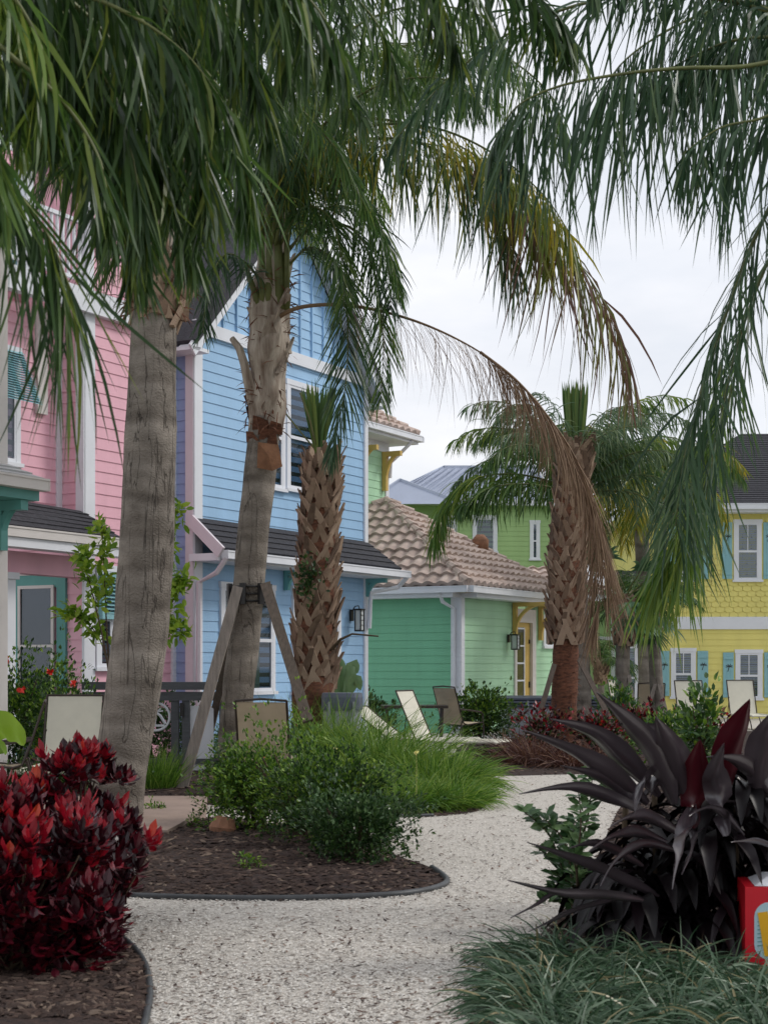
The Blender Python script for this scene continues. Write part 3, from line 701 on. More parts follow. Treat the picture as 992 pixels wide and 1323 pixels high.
# ---- lime house with metal roof far behind
LM = Fr(GD(560, 62)[:2], V(1, .1, 0).normalized(), V(.1, -1, 0).normalized())
limeh = thing('lime_house', LM.P(1, -2, 0), 'bright lime green house with standing seam metal hip roof behind the clay tiles', 'house')
lu0, lu1 = LM.u(490), LM.u(742)
zl = LM.z(LM.u(560), 650)
lapwall(LM, lu0, lu1, 0, zl, M['lime'], limeh, thick=4, e=.2)
board(LM, lu0, lu1, zl-.1, zl+.12, M['white'], limeh, 'fascia', .5, -.1)
pk = LM.P(LM.u(575), -3.5, LM.z(LM.u(572), 598)); pk = V(*W(573, 603, 65.5)); pk2 = V(*W(690, 603, 67))
a, b = LM.P(lu0-3, .5, zl+.13), LM.P(LM.u(640), .5, zl+.13)
mb = MB()
base_a = V(*W(470, 652, 61.5)); base_b = V(*W(720, 652, 62.3))
mb.add([base_a, base_b, pk2, pk], [(0, 1, 2, 3)])
fa = V(*W(500, 651, 60.9)); fb = V(*W(590, 651, 60.9)); fp = V(*W(520, 619, 63.5)); fq = V(*W(575, 604, 65.4))
mb.add([base_a+V(-3, 0, 0), base_b, base_b+V(0, 8, 0), base_a+V(-3, 8, 0)], [(3, 2, 1, 0)])
r_ = mb.build('roof', M['metal'], limeh)
mb = MB()
for i in range(22):
    t = i/21; mb.beam(base_a.lerp(base_b, t)+V(0, 0, .02), pk.lerp(pk2, max(0, min(1, (t-.1)*1.6)))+V(0, 0, .02), .04, .06)
mb.beam(pk, pk2, .12, .1); mb.build('roof_seams', M['metal'], r_)
mb = MB(); gp = V(*W(517, 620, 62)); gl = V(*W(470, 651, 60.5)); gr_ = V(*W(600, 651, 60.5))
mb.add([gl, gr_, gp, gp+V(.3, 5, .6)], [(0, 1, 2), (1, 3, 2)]); mb.beam(gp, gr_, .12, .12); mb.beam(gl, gp, .12, .12)
mb.build('dormer_roof', M['metal'], limeh)
wpx(LM, 610, 642, 670, 712, limeh, t=.14, mid=False, blind=False); wpx(LM, 684, 697, 676, 722, limeh, t=.12)
wpx(LM, 570, 590, 670, 712, limeh, t=.14, blind=False)

# ---- pale cottage between lime wing and yellow house
PCt = Fr(GD(796, 44.2)[:2], V(1, 0, 0), V(0, -1, 0))
pc = thing('pale_house', PCt.P(.5, -1, 0), 'sliver of pale mint house with white posts between the lime wing and the yellow house', 'house')
lapwall(PCt, 0, .66, 0, 3.9, M['green'], pc, thick=.3)
mb = MB(); slab(mb, PCt.P(-.2, .2, 3.9), PCt.P(.66, .2, 3.9), PCt.P(.66, -.4, 4.3), PCt.P(-.2, -.4, 4.3), .1); mb.build('roof', M['shingle'], pc)
board(PCt, 0, .15, 0, 3.9, M['white'], pc, 'corner_board'); board(PCt, .15, .66, 2.3, 2.45, M['white'], pc, 'trim_board')
window(PCt, .22, .62, .3, 2.1, pc, t=.07)

# ---- yellow house
YH = Fr(GD(826, 45)[:2], V(1, -.015, 0).normalized(), V(-.015, -1, 0).normalized())
yel = thing('yellow_house', YH.P(4, -4, 0), 'two storey yellow house with aqua shutters, lap siding below and fish scale shingles above', 'house')
yu1 = 9.0; zbn0, zbn1 = YH.z(2, 813), YH.z(2, 797); zye = YH.z(2, 664)
lapwall(YH, 0, yu1, 0, zbn0, M['yellow'], yel, 'lower_wall', thick=8)
mb = MB(); YH.box(mb, 0, yu1, -8, -.002, zbn1, zye); k = 0; z = zbn1
mb.build('upper_wall', M['yellow'], yel)
mb = MB()
e, wd = .155, .26
while z < zye:
    u = -wd/2 if k % 2 else 0
    while u < yu1:
        a, b = max(u, 0)+.006, min(u+wd, yu1)-.006
        if b-a > .05:
            m_ = (a+b)/2; r = (b-a)/2; zb = z-.03; pts = []
            for q in range(6):
                an = math.pi*(q/5); pts.append((m_-r*math.cos(an), zb+.055-.055*math.sin(an)))
            lo = [YH.P(x, .03, zz) for x, zz in pts]; top = [YH.P(b, .004, z+e), YH.P(a, .004, z+e)]
            bk = [YH.P(x, .0, zz) for x, zz in pts]
            mb.add(lo+top+bk, [tuple(range(8))]+[(i, 8+i, 9+i, i+1) for i in range(5)])
        u += wd
    z += e; k += 1
mb.build('fish_scale_shingles', M['yellow'], yel)
board(YH, -.05, yu1, zbn0, zbn1, M['white'], yel, 'band_board', .06)
board(YH, -.05, .16, 0, zbn0, M['white'], yel, 'corner_board', .07)
board(YH, -.05, .12, zbn1, zye, M['white'], yel, 'corner_board', .07)
board(YH, -.5, yu1, zye, zye+.08, M['white'], yel, 'soffit', .5, -.1)
board(YH, -.5, -.002, zye, zye+.16, M['white'], yel, 'soffit', -.11, -9)
yg = YH.off(.5); gutter(yg, -.5, yu1, zye+.08, yel, 'white', .16)
pe0 = YH.P(-.5, .5, zye+.25); pe1 = YH.P(yu1+.5, .5, zye+.25); ph = 4.0
px0 = YH.P(3.9, -4.4, zye+.25+2.75); px1 = YH.P(6, -4.4, zye+.25+2.75)
shingle_roof(pe0, pe1, px1, px0, yel, 'roof', .2)
mb = MB(); bk0 = YH.P(-.5, -9, zye+.25); mb.add([pe0, px0, bk0], [(0, 1, 2)]); mb.add([bk0, px0, px1, YH.P(yu1+.5, -9, zye+.25)], [(0, 1, 2, 3)]); mb.add([pe1, px1, YH.P(yu1+.5, -9, zye+.25)], [(0, 1, 2)])
mb.build('rear_roof', M['shingle'], yel)
def palm_shutter(fr, x0, x1, y0, y1, parent):
    u0, u1 = fr.u(x0), fr.u(x1); um_ = (u0+u1)/2; z0, z1 = fr.z(um_, y1), fr.z(um_, y0)
    mb = MB(); w_ = (u1-u0)/3
    for i in range(3): fr.box(mb, u0+i*w_+.004, u0+(i+1)*w_-.004, .025, .055, z0, z1)
    fr.box(mb, u0+.01, u1-.01, .025, .048, z0+.01, z1-.01)
    for zz in (z0+.12, z1-.2): fr.box(mb, u0+.01, u1-.01, .055, .075, zz, zz+.08)
    s = mb.build('shutter', M['aqua'], parent)
    c = MB(); cz = z1-.42-(z1-z0)*.02; s_ = .8
    c.beam(fr.P(um_-.02, .058, cz-.14*s_), fr.P(um_+.02, .058, cz+.05*s_), .02, .006, fr.n)
    for an in (20, 65, 115, 160, 200, -20):
        a = R(an); c.beam(fr.P(um_+.02, .059, cz+.05*s_), fr.P(um_+.02+.1*math.cos(a), .059, cz+.05*s_+.07*math.sin(a)), .018, .005, fr.n)
    c.build('palm_cutout', M['iron'], s)
for (x0, x1, y0, y1, s) in ((866, 898, 842, 900, 14), (949, 984, 844, 902, 14), (947, 983, 676, 749, 13), (878, 900, 676, 749, 13)):
    wpx(YH, x0, x1, y0, y1, yel, t=.11, grille=True)
    palm_shutter(YH, x0-2-s, x0-2, y0-1, y1-1, yel); palm_shutter(YH, x1+2, x1+2+s, y0-1, y1-1, yel)

# ------------------------------------------------------------------ poolside: fence, tubs, chairs
def grey_fence():
    d = 21; F = Fr(GD(108, d)[:2], V(1, 0, 0), V(0, -1, 0)); t = thing('pool_fence', F.P(1, 0, 0), 'grey wooden pool fence and gate with a round white emblem behind the leaning palm', 'fence')
    z1, z2 = F.z(0, 881), F.z(0, 893)
    u1 = F.u(288)
    mb = MB(); F.box(mb, 0, u1, -.04, .12, z2+.02, z1); F.box(mb, 0, u1, -.02, .08, F.z(0, 905), z2-.01); mb.build('top_rail', M['fgrey'], t)
    for px in (110, 176, 222, 236, 284):
        mb = MB(); F.box(mb, F.u(px), F.u(px)+.1, -.05, .06, 0, F.z(0, 905)-.002); mb.build('post', M['fgrey'], t)
    mb = MB()
    F.box(mb, F.u(246), F.u(276), -.03, -.01, .12, F.z(0, 912)); mb.build('gate_panel', M['white'], t)
    mb = MB(); F.box(mb, 0, F.u(176), -.03, -.01, .1, F.z(0, 907)); mb.build('fence_panel', M['fgrey'], t)
    mb = MB(); F.box(mb, F.u(176), F.u(222), -.03, -.01, .1, .2); F.box(mb, F.u(176), F.u(284), -.03, .03, .21, .28); mb.build('bottom_rail', M['fgrey'], t)
    mb = MB(); F.box(mb, F.u(234), F.u(234)+.05, .07, .12, F.z(0, 925), F.z(0, 908)); mb.build('latch', M['iron'], t)
    mb = MB(); c = F.P(F.u(201), .02, F.z(0, 926)); r = .19
    pts = [c+V(math.cos(a)*r*1.05, 0, math.sin(a)*r) for a in [i*math.pi/14 for i in range(29)]]
    mb.tube(pts, .018, 6); mb.tube([c+V((q)*.7, 0, (p)*.8) for q, p in [(-.2, -.12), (-.1, .02), (0, .08), (.1, .02), (.2, -.12)]], .02, 5)
    mb.tube([c+V(0, 0, -.1), c+V(.02, 0, .09)], .012, 5)
    for a in (10, 50, 100, 150, 190): mb.tube([c+V(.02, 0, .07), c+V(.02+.09*math.cos(R(a)), 0, .07+.05*math.sin(R(a)))], .01, 4)
    mb.box(c+V(0, 0, -.12), (.26, .02, .03)); mb.build('round_emblem', M['white'], t)
grey_fence()
def hot_tub(cx, cy, w_, dep, h, label, nlay=2, rot=0):
    t = thing('hot_tub', V(cx, cy, 0), label, 'hot tub'); c = V(cx, cy, 0)
    def rsq(mb, w, d, z0, z1, r=.18, zi=0):
        pts = []
        for sx, sy, a0 in ((1, 1, 0), (-1, 1, 90), (-1, -1, 180), (1, -1, 270)):
            for q in range(5):
                a = R(a0+q*22.5); pts.append((sx*(w/2-r)+r*math.cos(a), sy*(d/2-r)+r*math.sin(a)))
        n = len(pts); rows = [(z0, 1.0), (z0+(z1-z0)*.15, 1.0+.012), (z1-(z1-z0)*.25, 1.012), (z1, .97)]
        vs = [c+V(x*k, y*k, z) for z, k in rows for x, y in pts]
        fs = [(i*n+j, i*n+(j+1) % n, (i+1)*n+(j+1) % n, (i+1)*n+j) for i in range(3) for j in range(n)]+[tuple(3*n+j for j in range(n))]
        mb.add(vs, fs)
    mb = MB(); rsq(mb, w_*.95, dep*.95, 0, h*.78); mb.build('cabinet', M['tub'], t)
    for k in range(nlay):
        mb = MB(); hh = h*.24/nlay; rsq(mb, w_, dep, h*.78+k*hh, h*.78+(k+1)*hh-.008); mb.build('cover', M['tubcover'], t)
    for sx in (-.3, .3): mb = MB(); mb.box(c+V(sx*w_, -dep/2-.02, h*.8), (.04, .03, .22)); mb.build('cover_strap', M['tub'], t)
    return t
p = GD(441, 23); hot_tub(p.x, p.y+.5, .62, .62, 1.12, 'small grey tub with rounded lid beside the palm in front of the green wall', 1)
p = GD(728, 33); hot_tub(p.x, p.y+1.1, 2.55, 2.1, .86, 'wide hot tub with dark blue grey folded cover behind the rust footed palm', 3)

def lounger(tilt, label, name='sun_lounger'):
    o = thing(name, V(0, 0, 0), label, 'sun lounger', 'cream sling sun loungers around the pool')
    a = R(tilt); w_ = .66; z = .36
    bx, bz = -math.cos(a), math.sin(a); L = .86
    mb = MB()   # seat runs +x from 0 to 1.3
    N_ = 8
    pts = [(1.32*i/N_, z-.02*math.sin(math.pi*i/N_)) for i in range(N_+1)]
    mb.add([V(x, s*w_/2, zz) for x, zz in pts for s in (-1, 1)]+[V(x, s*w_/2, zz-.012) for x, zz in pts for s in (-1, 1)],
           [(2*i, 2*i+2, 2*i+3, 2*i+1) for i in range(N_)]+[(18+2*i, 19+2*i, 21+2*i, 20+2*i) for i in range(N_)]+[(0, 18, 20, 2), (1, 3, 21, 19)]); mb.build('seat_sling', M['sling'], o)
    mb = MB(); pts = [(bx*L*i/N_-.0, z+bz*L*i/N_+.015*math.sin(math.pi*i/N_)*-1) for i in range(N_+1)]
    mb.add([V(x, s*w_/2, zz) for x, zz in pts for s in (-1, 1)]+[V(x-.008*bz, s*w_/2, zz-.012) for x, zz in pts for s in (-1, 1)],
           [(2*i, 2*i+1, 2*i+3, 2*i+2) for i in range(N_)]+[(18+2*i, 20+2*i, 21+2*i, 19+2*i) for i in range(N_)]+[(16, 17, 35, 34)]); mb.build('backrest_sling', M['sling'], o)
    mb = MB()
    for s in (-1, 1):
        y = s*(w_/2+.02)
        mb.tube([V(0, y, z), V(bx*L, y, z+bz*L)], .014, 6)
    mb.tube([V(bx*L, -w_/2-.02, z+bz*L), V(bx*L, w_/2+.02, z+bz*L)], .014, 6)
    mb.tube([V(bx*L*.5, -w_/2, z+bz*L*.5), V(-.25, -w_/2, .12)], .01, 5)
    mb.build('frame', M['bronze'], o)
    mb = MB()
    for s in (-1, 1): mb.tube([V(-.05, s*(w_/2+.02), z-.01), V(.6, s*(w_/2+.02), z-.02), V(1.32, s*(w_/2+.02), z-.005), V(1.36, s*(w_/2+.02), z-.03)], .026, 8)
    mb.tube([V(1.34, -w_/2-.02, z-.015), V(1.34, w_/2+.02, z-.015)], .018, 6)
    mb.build('side_rails', M['sling'], o)
    for x, s in ((.08, -1), (.08, 1), (1.12, -1), (1.12, 1)):
        mb = MB(); mb.tube([V(x, s*(w_/2+.02), z-.02), V(x+.12, s*(w_/2+.02), .18), V(x+.05+.14, s*(w_/2+.02), .02), V(x+.3, s*(w_/2+.02), .015)], .014, 6); mb.build('leg', M['bronze'], o)
    return o
def place(o, p, rz): o.location = p; o.rotation_euler = (0, 0, R(rz)); return o
lg = []
l0 = lounger(74, 'cream sun lounger with upright backrest facing the camera beside the leaning palm trunk'); place(l0, GD(92, 18.6), -92)
l1 = lounger(36, 'cream sun lounger with low reclined back just above the long grass clump'); place(l1, GD(512, 25.4), -24)
l2 = lounger(66, 'cream sun lounger with raised backrest seen from the side at the bend of the path'); place(l2, GD(548, 24.8), -24)
for i, (px, d, rz, lb) in enumerate([(893, 37, -80, 'distant cream lounger below the left ground floor window of the yellow house'), (960, 38, -80, 'distant cream lounger below the right ground floor window of the yellow house'), (806, 39, -60, 'distant cream lounger behind the pair of small palms')]):
    c = copy_tree(l0); c['label'] = lb; place(c, GD(px, d), rz)
def chair(label):
    o = thing('sling_chair', V(0, 0, 0), label, 'chair', 'tan sling patio chairs'); w_ = .58
    # faces +x
    def sling(name, pts):
        mb = MB(); n = len(pts)
        mb.add([V(x, s*w_/2, z) for x, z in pts for s in (-1, 1)]+[V(x-.012, s*w_/2, z-.012) for x, z in pts for s in (-1, 1)],
               [(2*i, 2*i+1, 2*i+3, 2*i+2) for i in range(n-1)]+[(2*n+2*i, 2*n+2*i+2, 2*n+2*i+3, 2*n+2*i+1) for i in range(n-1)]); mb.build(name, M['tan'], o)
    sling('seat', [(.5, .46), (.35, .44), (.15, .42), (.02, .43)]); sling('backrest', [(0, .45), (-.08, .65), (-.15, .9), (-.23, 1.12)])
    mb = MB()
    for s in (-1, 1):
        y = s*(w_/2+.015)
        mb.tube([V(.5, y, .46), V(.1, y, .42), V(0, y, .45), V(-.09, y, .68), V(-.24, y, 1.14)], .014, 6)
        mb.tube([V(-.1, y, .72), V(.1, y*1.08, .7), V(.42, y*1.08, .66), V(.5, y*1.05, .6)], .016, 6)
    mb.tube([V(-.24, -w_/2-.015, 1.14), V(-.25, 0, 1.16), V(-.24, w_/2+.015, 1.14)], .014, 6)
    mb.build('frame', M['bronze'], o)
    for x, q, s in ((.48, .5, -1), (.48, .5, 1), (-.05, -.22, -1), (-.05, -.22, 1)):
        mb = MB(); mb.tube([V(x, s*(w_/2+.02), .62 if x > 0 else .5), V((x+q)/2+.03, s*(w_/2+.02), .28), V(q, s*(w_/2+.02), .01)], .014, 6); mb.build('leg', M['bronze'], o)
    return o
c0 = chair('tan sling chair seen from the side behind the red croton at the left edge'); place(c0, GD(30, 17.3), 192)
for px, d, rz, lb in [(342, 18.2, 84, 'tan sling chair seen from behind between the grey plank and the rough booted palm'), (585, 29.5, 40, 'small tan sling chair with its back turned in front of the green bush'),
                      (840, 35.5, 85, 'distant tan sling chair under the pair of small palms')]:
    c = copy_tree(c0); c['label'] = lb; place(c, GD(px, d), rz)
t = thing('patio_table', GD(535, 29), 'dark low patio table behind the side-on lounger', 'table')
p = GD(535, 29); mb = MB(); mb.box(p+V(0, 0, .78), (1.25, .8, .05)); mb.build('tabletop', M['bronze'], t)
for a in (-1, 1):
    for b in (-1, 1): mb = MB(); mb.tube([p+V(a*.5, b*.3, 0), p+V(a*.52, b*.32, .75)], .025, 6); mb.build('leg', M['bronze'], t)

# red carton at right
BO = Fr(GD(962, 7.75)[:2], V(1, -.12, 0).normalized(), V(-.12, -1, 0).normalized())
t = thing('red_box', BO.P(.2, -.2, 0), 'red box with white lid and pale blue printed panel at the lower right edge', 'box')
mb = MB(); BO.box(mb, 0, .42, -.36, 0, .0, .435); b_ = mb.build('box_body', M['redbox'], t)
mb = MB()
vs = [BO.P(.05, -.02, .437), BO.P(.4, -.02, .437), BO.P(.4, -.34, .437), BO.P(.05, -.34, .437), BO.P(.12, -.1, .475), BO.P(.34, -.1, .475), BO.P(.34, -.28, .475), BO.P(.12, -.28, .475)]
mb.add(vs, [(0, 1, 5, 4), (1, 2, 6, 5), (2, 3, 7, 6), (3, 0, 4, 7), (4, 5, 6, 7)]); mb.build('lid', M['white'], t)
mb = MB(); pts = []
for sx, sz, a0 in ((1, 1, 0), (-1, 1, 90), (-1, -1, 180), (1, -1, 270)):
    for q in range(6):
        a = R(a0+q*18); pts.append(BO.P(.21+sx*.09+.075*math.cos(a), .003, .215+sz*.07+.075*math.sin(a)))
pts2 = [p_+BO.n*-.006 for p_ in pts]; n_ = len(pts)
mb.add(pts+pts2, [tuple(range(n_))]+[(i, (i+1) % n_, n_+(i+1) % n_, n_+i) for i in range(n_)]); mb.build('printed_panel', M['boxpanel'], t)
mb = MB(); mb.beam(BO.P(.085, .006, .31), BO.P(.12, .006, .09), .05, .004, BO.n); mb.beam(BO.P(.12, .006, .1), BO.P(.36, .006, .1), .05, .004, BO.n)
mb.build('yellow_print', M['boxyellow'], t)
mb = MB()
for i in range(9): mb.beam(BO.P(.12+rng.random()*.01, .007, .13+i*.018), BO.P(.3, .007, .125+i*.02), .003, .003, BO.n)
for i in range(7): mb.beam(BO.P(.06, .005, .14+i*.02), BO.P(.09, .005, .145+i*.02), .004, .003, BO.n)
mb.build('line_print', M['dteal'], t)
# small stump-like pot in the bed
p = G(287, 1084); mb = MB(); mb.tube([p, p+V(0, 0, .1), p+V(.02, .02, .19)], [.1, .12, .085], 9, jit=.2)
tag(mb.build('stump', M['terracotta'], loc=p), 'small reddish stump in the mulch at the foot of the middle shrub', 'stump')

# ------------------------------------------------------------------ plant generators
def rv(s=1): return V(rng.gauss(0, s), rng.gauss(0, s), rng.gauss(0, s))
def strip(mb, p, d, L, w_, grav, seg=4, roll=None, twist=0, prof=None, sway=0):
    gx, gy = rng.gauss(0, sway), rng.gauss(0, sway)
    d = d.normalized(); roll = roll or rv()
    prof = prof or [.45, 1, .9, .62, 0]
    side = d.cross(roll).normalized()
    b = len(mb.v); st = L/seg; pos = p.copy(); rows = []
    for i in range(seg+1):
        k = i/seg*(len(prof)-1); j = int(min(k, len(prof)-2)); ww = (prof[j]+(prof[j+1]-prof[j])*(k-j))*w_/2
        side = (side-d*side.dot(d)); side.normalize()
        if i == seg: mb.v.append(pos.copy())
        else: mb.v.append(pos-side*ww); mb.v.append(pos+side*ww)
        d = (d+V(gx*grav, gy*grav, -grav)).normalized(); pos = pos+d*st
    for i in range(seg-1): mb.f.append((b+2*i, b+2*i+1, b+2*i+3, b+2*i+2)); mb.m.append(0)
    mb.f.append((b+2*seg-2, b+2*seg-1, b+2*seg)); mb.m.append(0)
def leaf(mb, p, d, up, L, w_, fold=.25, mi=0):
    d = d.normalized(); s = d.cross(up)
    if s.length < 1e-3: s = d.cross(V(1, .2, 0))
    s.normalize(); n = s.cross(d)
    a, b, t = p, p+d*L*.5-n*fold*w_*.4, p+d*L-n*fold*w_
    mb.add([a, p+d*L*.28+s*w_*.42, p+d*L*.66+s*w_*.44, t, p+d*L*.66-s*w_*.44, p+d*L*.28-s*w_*.42, b], [(0, 1, 6), (1, 2, 6), (2, 3, 6), (3, 4, 6), (4, 5, 6), (5, 0, 6)], mi)
def leaf2(mb, p, d, up, L, w_, mi=0):
    d = d.normalized(); s = d.cross(up)
    if s.length < 1e-3: s = V(1, 0, 0)
    s.normalize(); n = s.cross(d)
    mb.add([p, p+d*L*.5+s*w_*.5+n*w_*.15, p+d*L, p+d*L*.5-s*w_*.5+n*w_*.15], [(0, 1, 2), (0, 2, 3)], mi)
def crom(pts, k=7): return smooth_loop([V(*p) for p in pts], k, False)
def frond(parent, pts, n=70, L=.6, w_=.022, m='frond', grav=.35, rr=.022, rm='rachis', start=.14, plume=.45, fwd=.55, tipL=.4, seg=4, lfun=None, hang=.35, sway=.22):
    n = int(n*1.45)
    pts = crom(pts, 6)
    r_ = MB(); k = len(pts); r_.tube(pts, [rr*(1-.85*i/(k-1)) for i in range(k)], 5)
    ro = r_.build('frond', M[rm], parent, smooth=True)
    mb = MB()
    for i in range(n):
        t = start+(1-start)*(i+.5*rng.random())/n; x = t*(k-1); j = min(int(x), k-2); p = pts[j].lerp(pts[j+1], x-j); T = (pts[j+1]-pts[j]).normalized()
        Sd = T.cross(V(0, 0, 1))
        if Sd.length < .15: Sd = T.cross(V(0, 1, 0))
        Sd.normalize(); U = Sd.cross(T)
        q = (t-start)/(1-start); pr = (.55+.45*math.sin(min(1, q*1.6)*math.pi/2)) if q < .62 else 1-(1-tipL)*((q-.62)/.38)
        for s in (-1, 1):
            if rng.random() < .05: continue
            d = Sd*s+T*(fwd+q*.5)+U*rng.gauss(.05, plume)-V(0, 0, hang)
            LL = L*pr*rng.uniform(.8, 1.12)
            if lfun: LL *= lfun(q)
            strip(mb, p, d, LL, w_*rng.uniform(.7, 1.2), grav*rng.uniform(.5, 1.5), seg, sway=sway)
    mb.build('leaflets', M[m], ro)
    return ro
def arc(base, az, el, L, g=.22, k=7):
    """control points of a frond bending under its own weight"""
    d = V(math.cos(az)*math.cos(el), math.sin(az)*math.cos(el), math.sin(el)); p = base.copy(); res = [p.copy()]
    for i in range(k):
        p = p+d*L/k; res.append(p.copy()); d = (d+V(0, 0, -g*(.6+i*.16))).normalized()
    return res
def trunk_part(parent, pts, rads, m, n=18, name='trunk', jit=.06):
    mb = MB(); P_ = crom(pts, 8); k = len(P_); R_ = []
    for i in range(k):
        x = i/(k-1)*(len(rads)-1); j = min(int(x), len(rads)-2); R_.append(rads[j]+(rads[j+1]-rads[j])*(x-j))
    mb.tube(P_, R_, n, jit=jit); return mb.build(name, M[m], parent, smooth=True)

def boots(parent, axis, r0, r1, n, size, m='boot', name='leaf_bases'):
    mb = MB(); P_ = crom(axis, 8); k = len(P_); ga = 2.39996
    for i in range(n):
        t = i/n; x = t*(k-1); j = min(int(x), k-2); c = P_[j].lerp(P_[j+1], x-j); ax = (P_[j+1]-P_[j]).normalized()
        a = i*ga+rng.uniform(-.12, .12); dv = V(math.cos(a), math.sin(a), 0); sd_ = dv.cross(V(0, 0, 1)); r = r0+(r1-r0)*t
        s = size*rng.uniform(.75, 1.2)
        b = c+dv*(r*.78)-V(0, 0, s*.35); lean = rng.uniform(-.35, .35)
        split = .22*s
        for sg in (-1, 1):   # split Y boot: two prongs rising from the base
            root = b+sd_*sg*s*.34
            mid = b+dv*(.10*s+.03)+ax*s*.55+sd_*sg*s*.12+sd_*lean*s*.3
            tip = b+dv*(.34*s+.05*rng.random())+ax*s*(1.0+rng.uniform(-.1, .15))+sd_*(-sg*s*.04+lean*s*.6)
            wv = sd_*s*.16; th = dv*s*.10
            vs = [root-wv, root+wv, root+wv+th, root-wv+th, mid-wv*.9, mid+wv*.9, mid+wv*.9+th, mid-wv*.9+th, tip-wv*.55, tip+wv*.55, tip+wv*.5+th*.5, tip-wv*.5+th*.5]
            mb.add(vs, [(3, 2, 1, 0), (0, 1, 5, 4), (1, 2, 6, 5), (2, 3, 7, 6), (3, 0, 4, 7), (4, 5, 9, 8), (5, 6, 10, 9), (6, 7, 11, 10), (7, 4, 8, 11), (8, 9, 10, 11)])
    return mb.build(name, M[m], parent)
def fibers(parent, axis, r, n, L, m='boot'):  # noqa
    mb = MB(); P_ = crom(axis, 6); k = len(P_)
    for i in range(n):
        x = rng.random()*(k-1.01); j = int(x); c = P_[j].lerp(P_[j+1], x-j); a = rng.uniform(0, 6.28); dv = V(math.cos(a), math.sin(a), 0)
        strip(mb, c+dv*r, dv*.5+V(0, 0, rng.uniform(-.5, .5))+rv(.6), L*rng.uniform(.4, 1.2), .02, .3, 2)
    return tag(mb.build('root_fibres', M[m], parent), kind='stuff')
# ---- left leaning queen palm (trunk in front of the pink house)
d1 = 14.5
base1 = GD(150, d1); pA = thing('queen_palm', base1, 'tall queen palm with thick smooth grey trunk leaning in front of the pink house', 'palm tree')
cr1 = W(232, 120, d1)
trunk_part(pA, [base1-V(0.02, 0, .1), W(155, 1000, d1), W(178, 850, d1), W(190, 700, d1), W(195, 550, d1), W(200, 400, d1)], [.27, .245, .262, .26, .24, .2], 'qtrunk', 26, jit=.05)
trunk_part(pA, [W(200, 405, d1), W(207, 340, d1), W(222, 250, d1), cr1], [.22, .24, .2, .12], 'boot', 16, 'crown_shaft', .3)
boots(pA, [W(200, 405, d1), W(207, 340, d1), W(222, 250, d1), cr1], .2, .14, 46, .42, 'boot', 'old_boots')
fibers(pA, [W(200, 405, d1), W(207, 340, d1), W(222, 250, d1)], .24, 260, .25, 'fiber')
mb = MB()
for i in range(18):
    a = rng.uniform(0, 6.28); b0 = W(205+rng.uniform(-6, 6), rng.uniform(250, 400), d1); dv = V(math.cos(a), math.sin(a), 0)
    st = b0+dv*.16; mb.tube([st, st+dv*.07+V(0, 0, .3), st+dv*.16+V(0, 0, .6+rng.random()*.4)], [.07, .05, .025], 6)
mb.build('leaf_bases', M['sheath'], pA)
for i in range(20):
    az = rng.uniform(0, 6.28) if i > 6 else R(-160+i*52); el = R(rng.uniform(15, 70))
    if math.sin(az) < -.6: el = R(60)
    frond(pA, arc(cr1+V(0, 0, rng.uniform(-.2, .3)), az, el, rng.uniform(2.6, 3.3), .26), 64, .55, .024, 'frond', .4)
# ---- centre queen palm
d2 = 19.2
base2 = GD(302, d2); pB = thing('queen_palm', base2, 'queen palm with ragged peeling sheaths and long dead frond, braced before the blue house', 'palm tree')
trunk_part(pB, [base2-V(0, 0, .1), W(305, 930, d2), W(318, 800, d2), W(326, 700, d2), W(337, 600, d2), W(342, 540, d2)], [.23, .2, .195, .2, .2, .19], 'qtrunk', 20)
trunk_part(pB, [W(342, 560, d2), W(344, 515, d2), W(346, 470, d2), W(349, 420, d2), W(351, 350, d2), W(354, 260, d2)], [.19, .245, .235, .24, .2, .13], 'sheath', 18, 'crown_shaft', .35)
boots(pB, [W(345, 470, d2), W(349, 420, d2), W(351, 350, d2)], .15, .12, 9, .42, 'sheath', 'old_boots')
fibers(pB, [W(343, 560, d2), W(346, 470, d2), W(351, 350, d2)], .25, 200, .22, 'fiber')
mb = MB()
for i in range(26):   # ragged fibres at the collar
    a = rng.uniform(0, 6.28); c = W(343+rng.uniform(-3, 3), rng.uniform(520, 585), d2); dv = V(math.cos(a), math.sin(a), 0); c = c+dv*.19
    s = dv.cross(V(0, 0, 1)); w_ = rng.uniform(.05, .12); h = rng.uniform(.12, .25); o_ = rng.uniform(.02, .07)
    mb.add([c-s*w_, c+s*w_, c+s*w_*.7+dv*o_+V(0, 0, h), c-s*w_*.5+dv*o_*1.3+V(0, 0, h*.8)], [(0, 1, 2, 3)])
mb.build('collar_fibres', M['fiber'], pB)
mb = MB(); c = W(347, 592, d2-.24); mb.add([c+V(-.13, .0, .2), c+V(.12, .03, .17), c+V(.17, .02, -.1), c+V(.05, -.03, -.16), c+V(-.14, -.02, -.12), c+V(0, -.05, .03)], [(0, 1, 5), (1, 2, 5), (2, 3, 5), (3, 4, 5), (4, 0, 5)]); mb.build('torn_sheath', M['ochre'], pB)
mb = MB(); mb.tube([W(328, 520, d2-.1), W(316, 470, d2-.15), W(310, 450, d2-.15), W(300, 437, d2-.1)], [.07, .055, .05, .035], 7, jit=.3); mb.build('old_leaf_base', M['sheath'], pB)
mb = MB()
for px, py, tx, ty, r in ((335, 395, 318, 345, .05), (348, 400, 350, 250, .07), (362, 400, 358, 280, .08), (370, 400, 372, 260, .05), (340, 400, 338, 280, .06), (356, 410, 366, 330, .07)):
    q = W(px, py, d2-.15); e_ = W(tx, ty, d2-.1); mb.tube([q, (q+e_)/2+V(0, -.02, 0), e_], [r, r*.8, r*.6], 7)
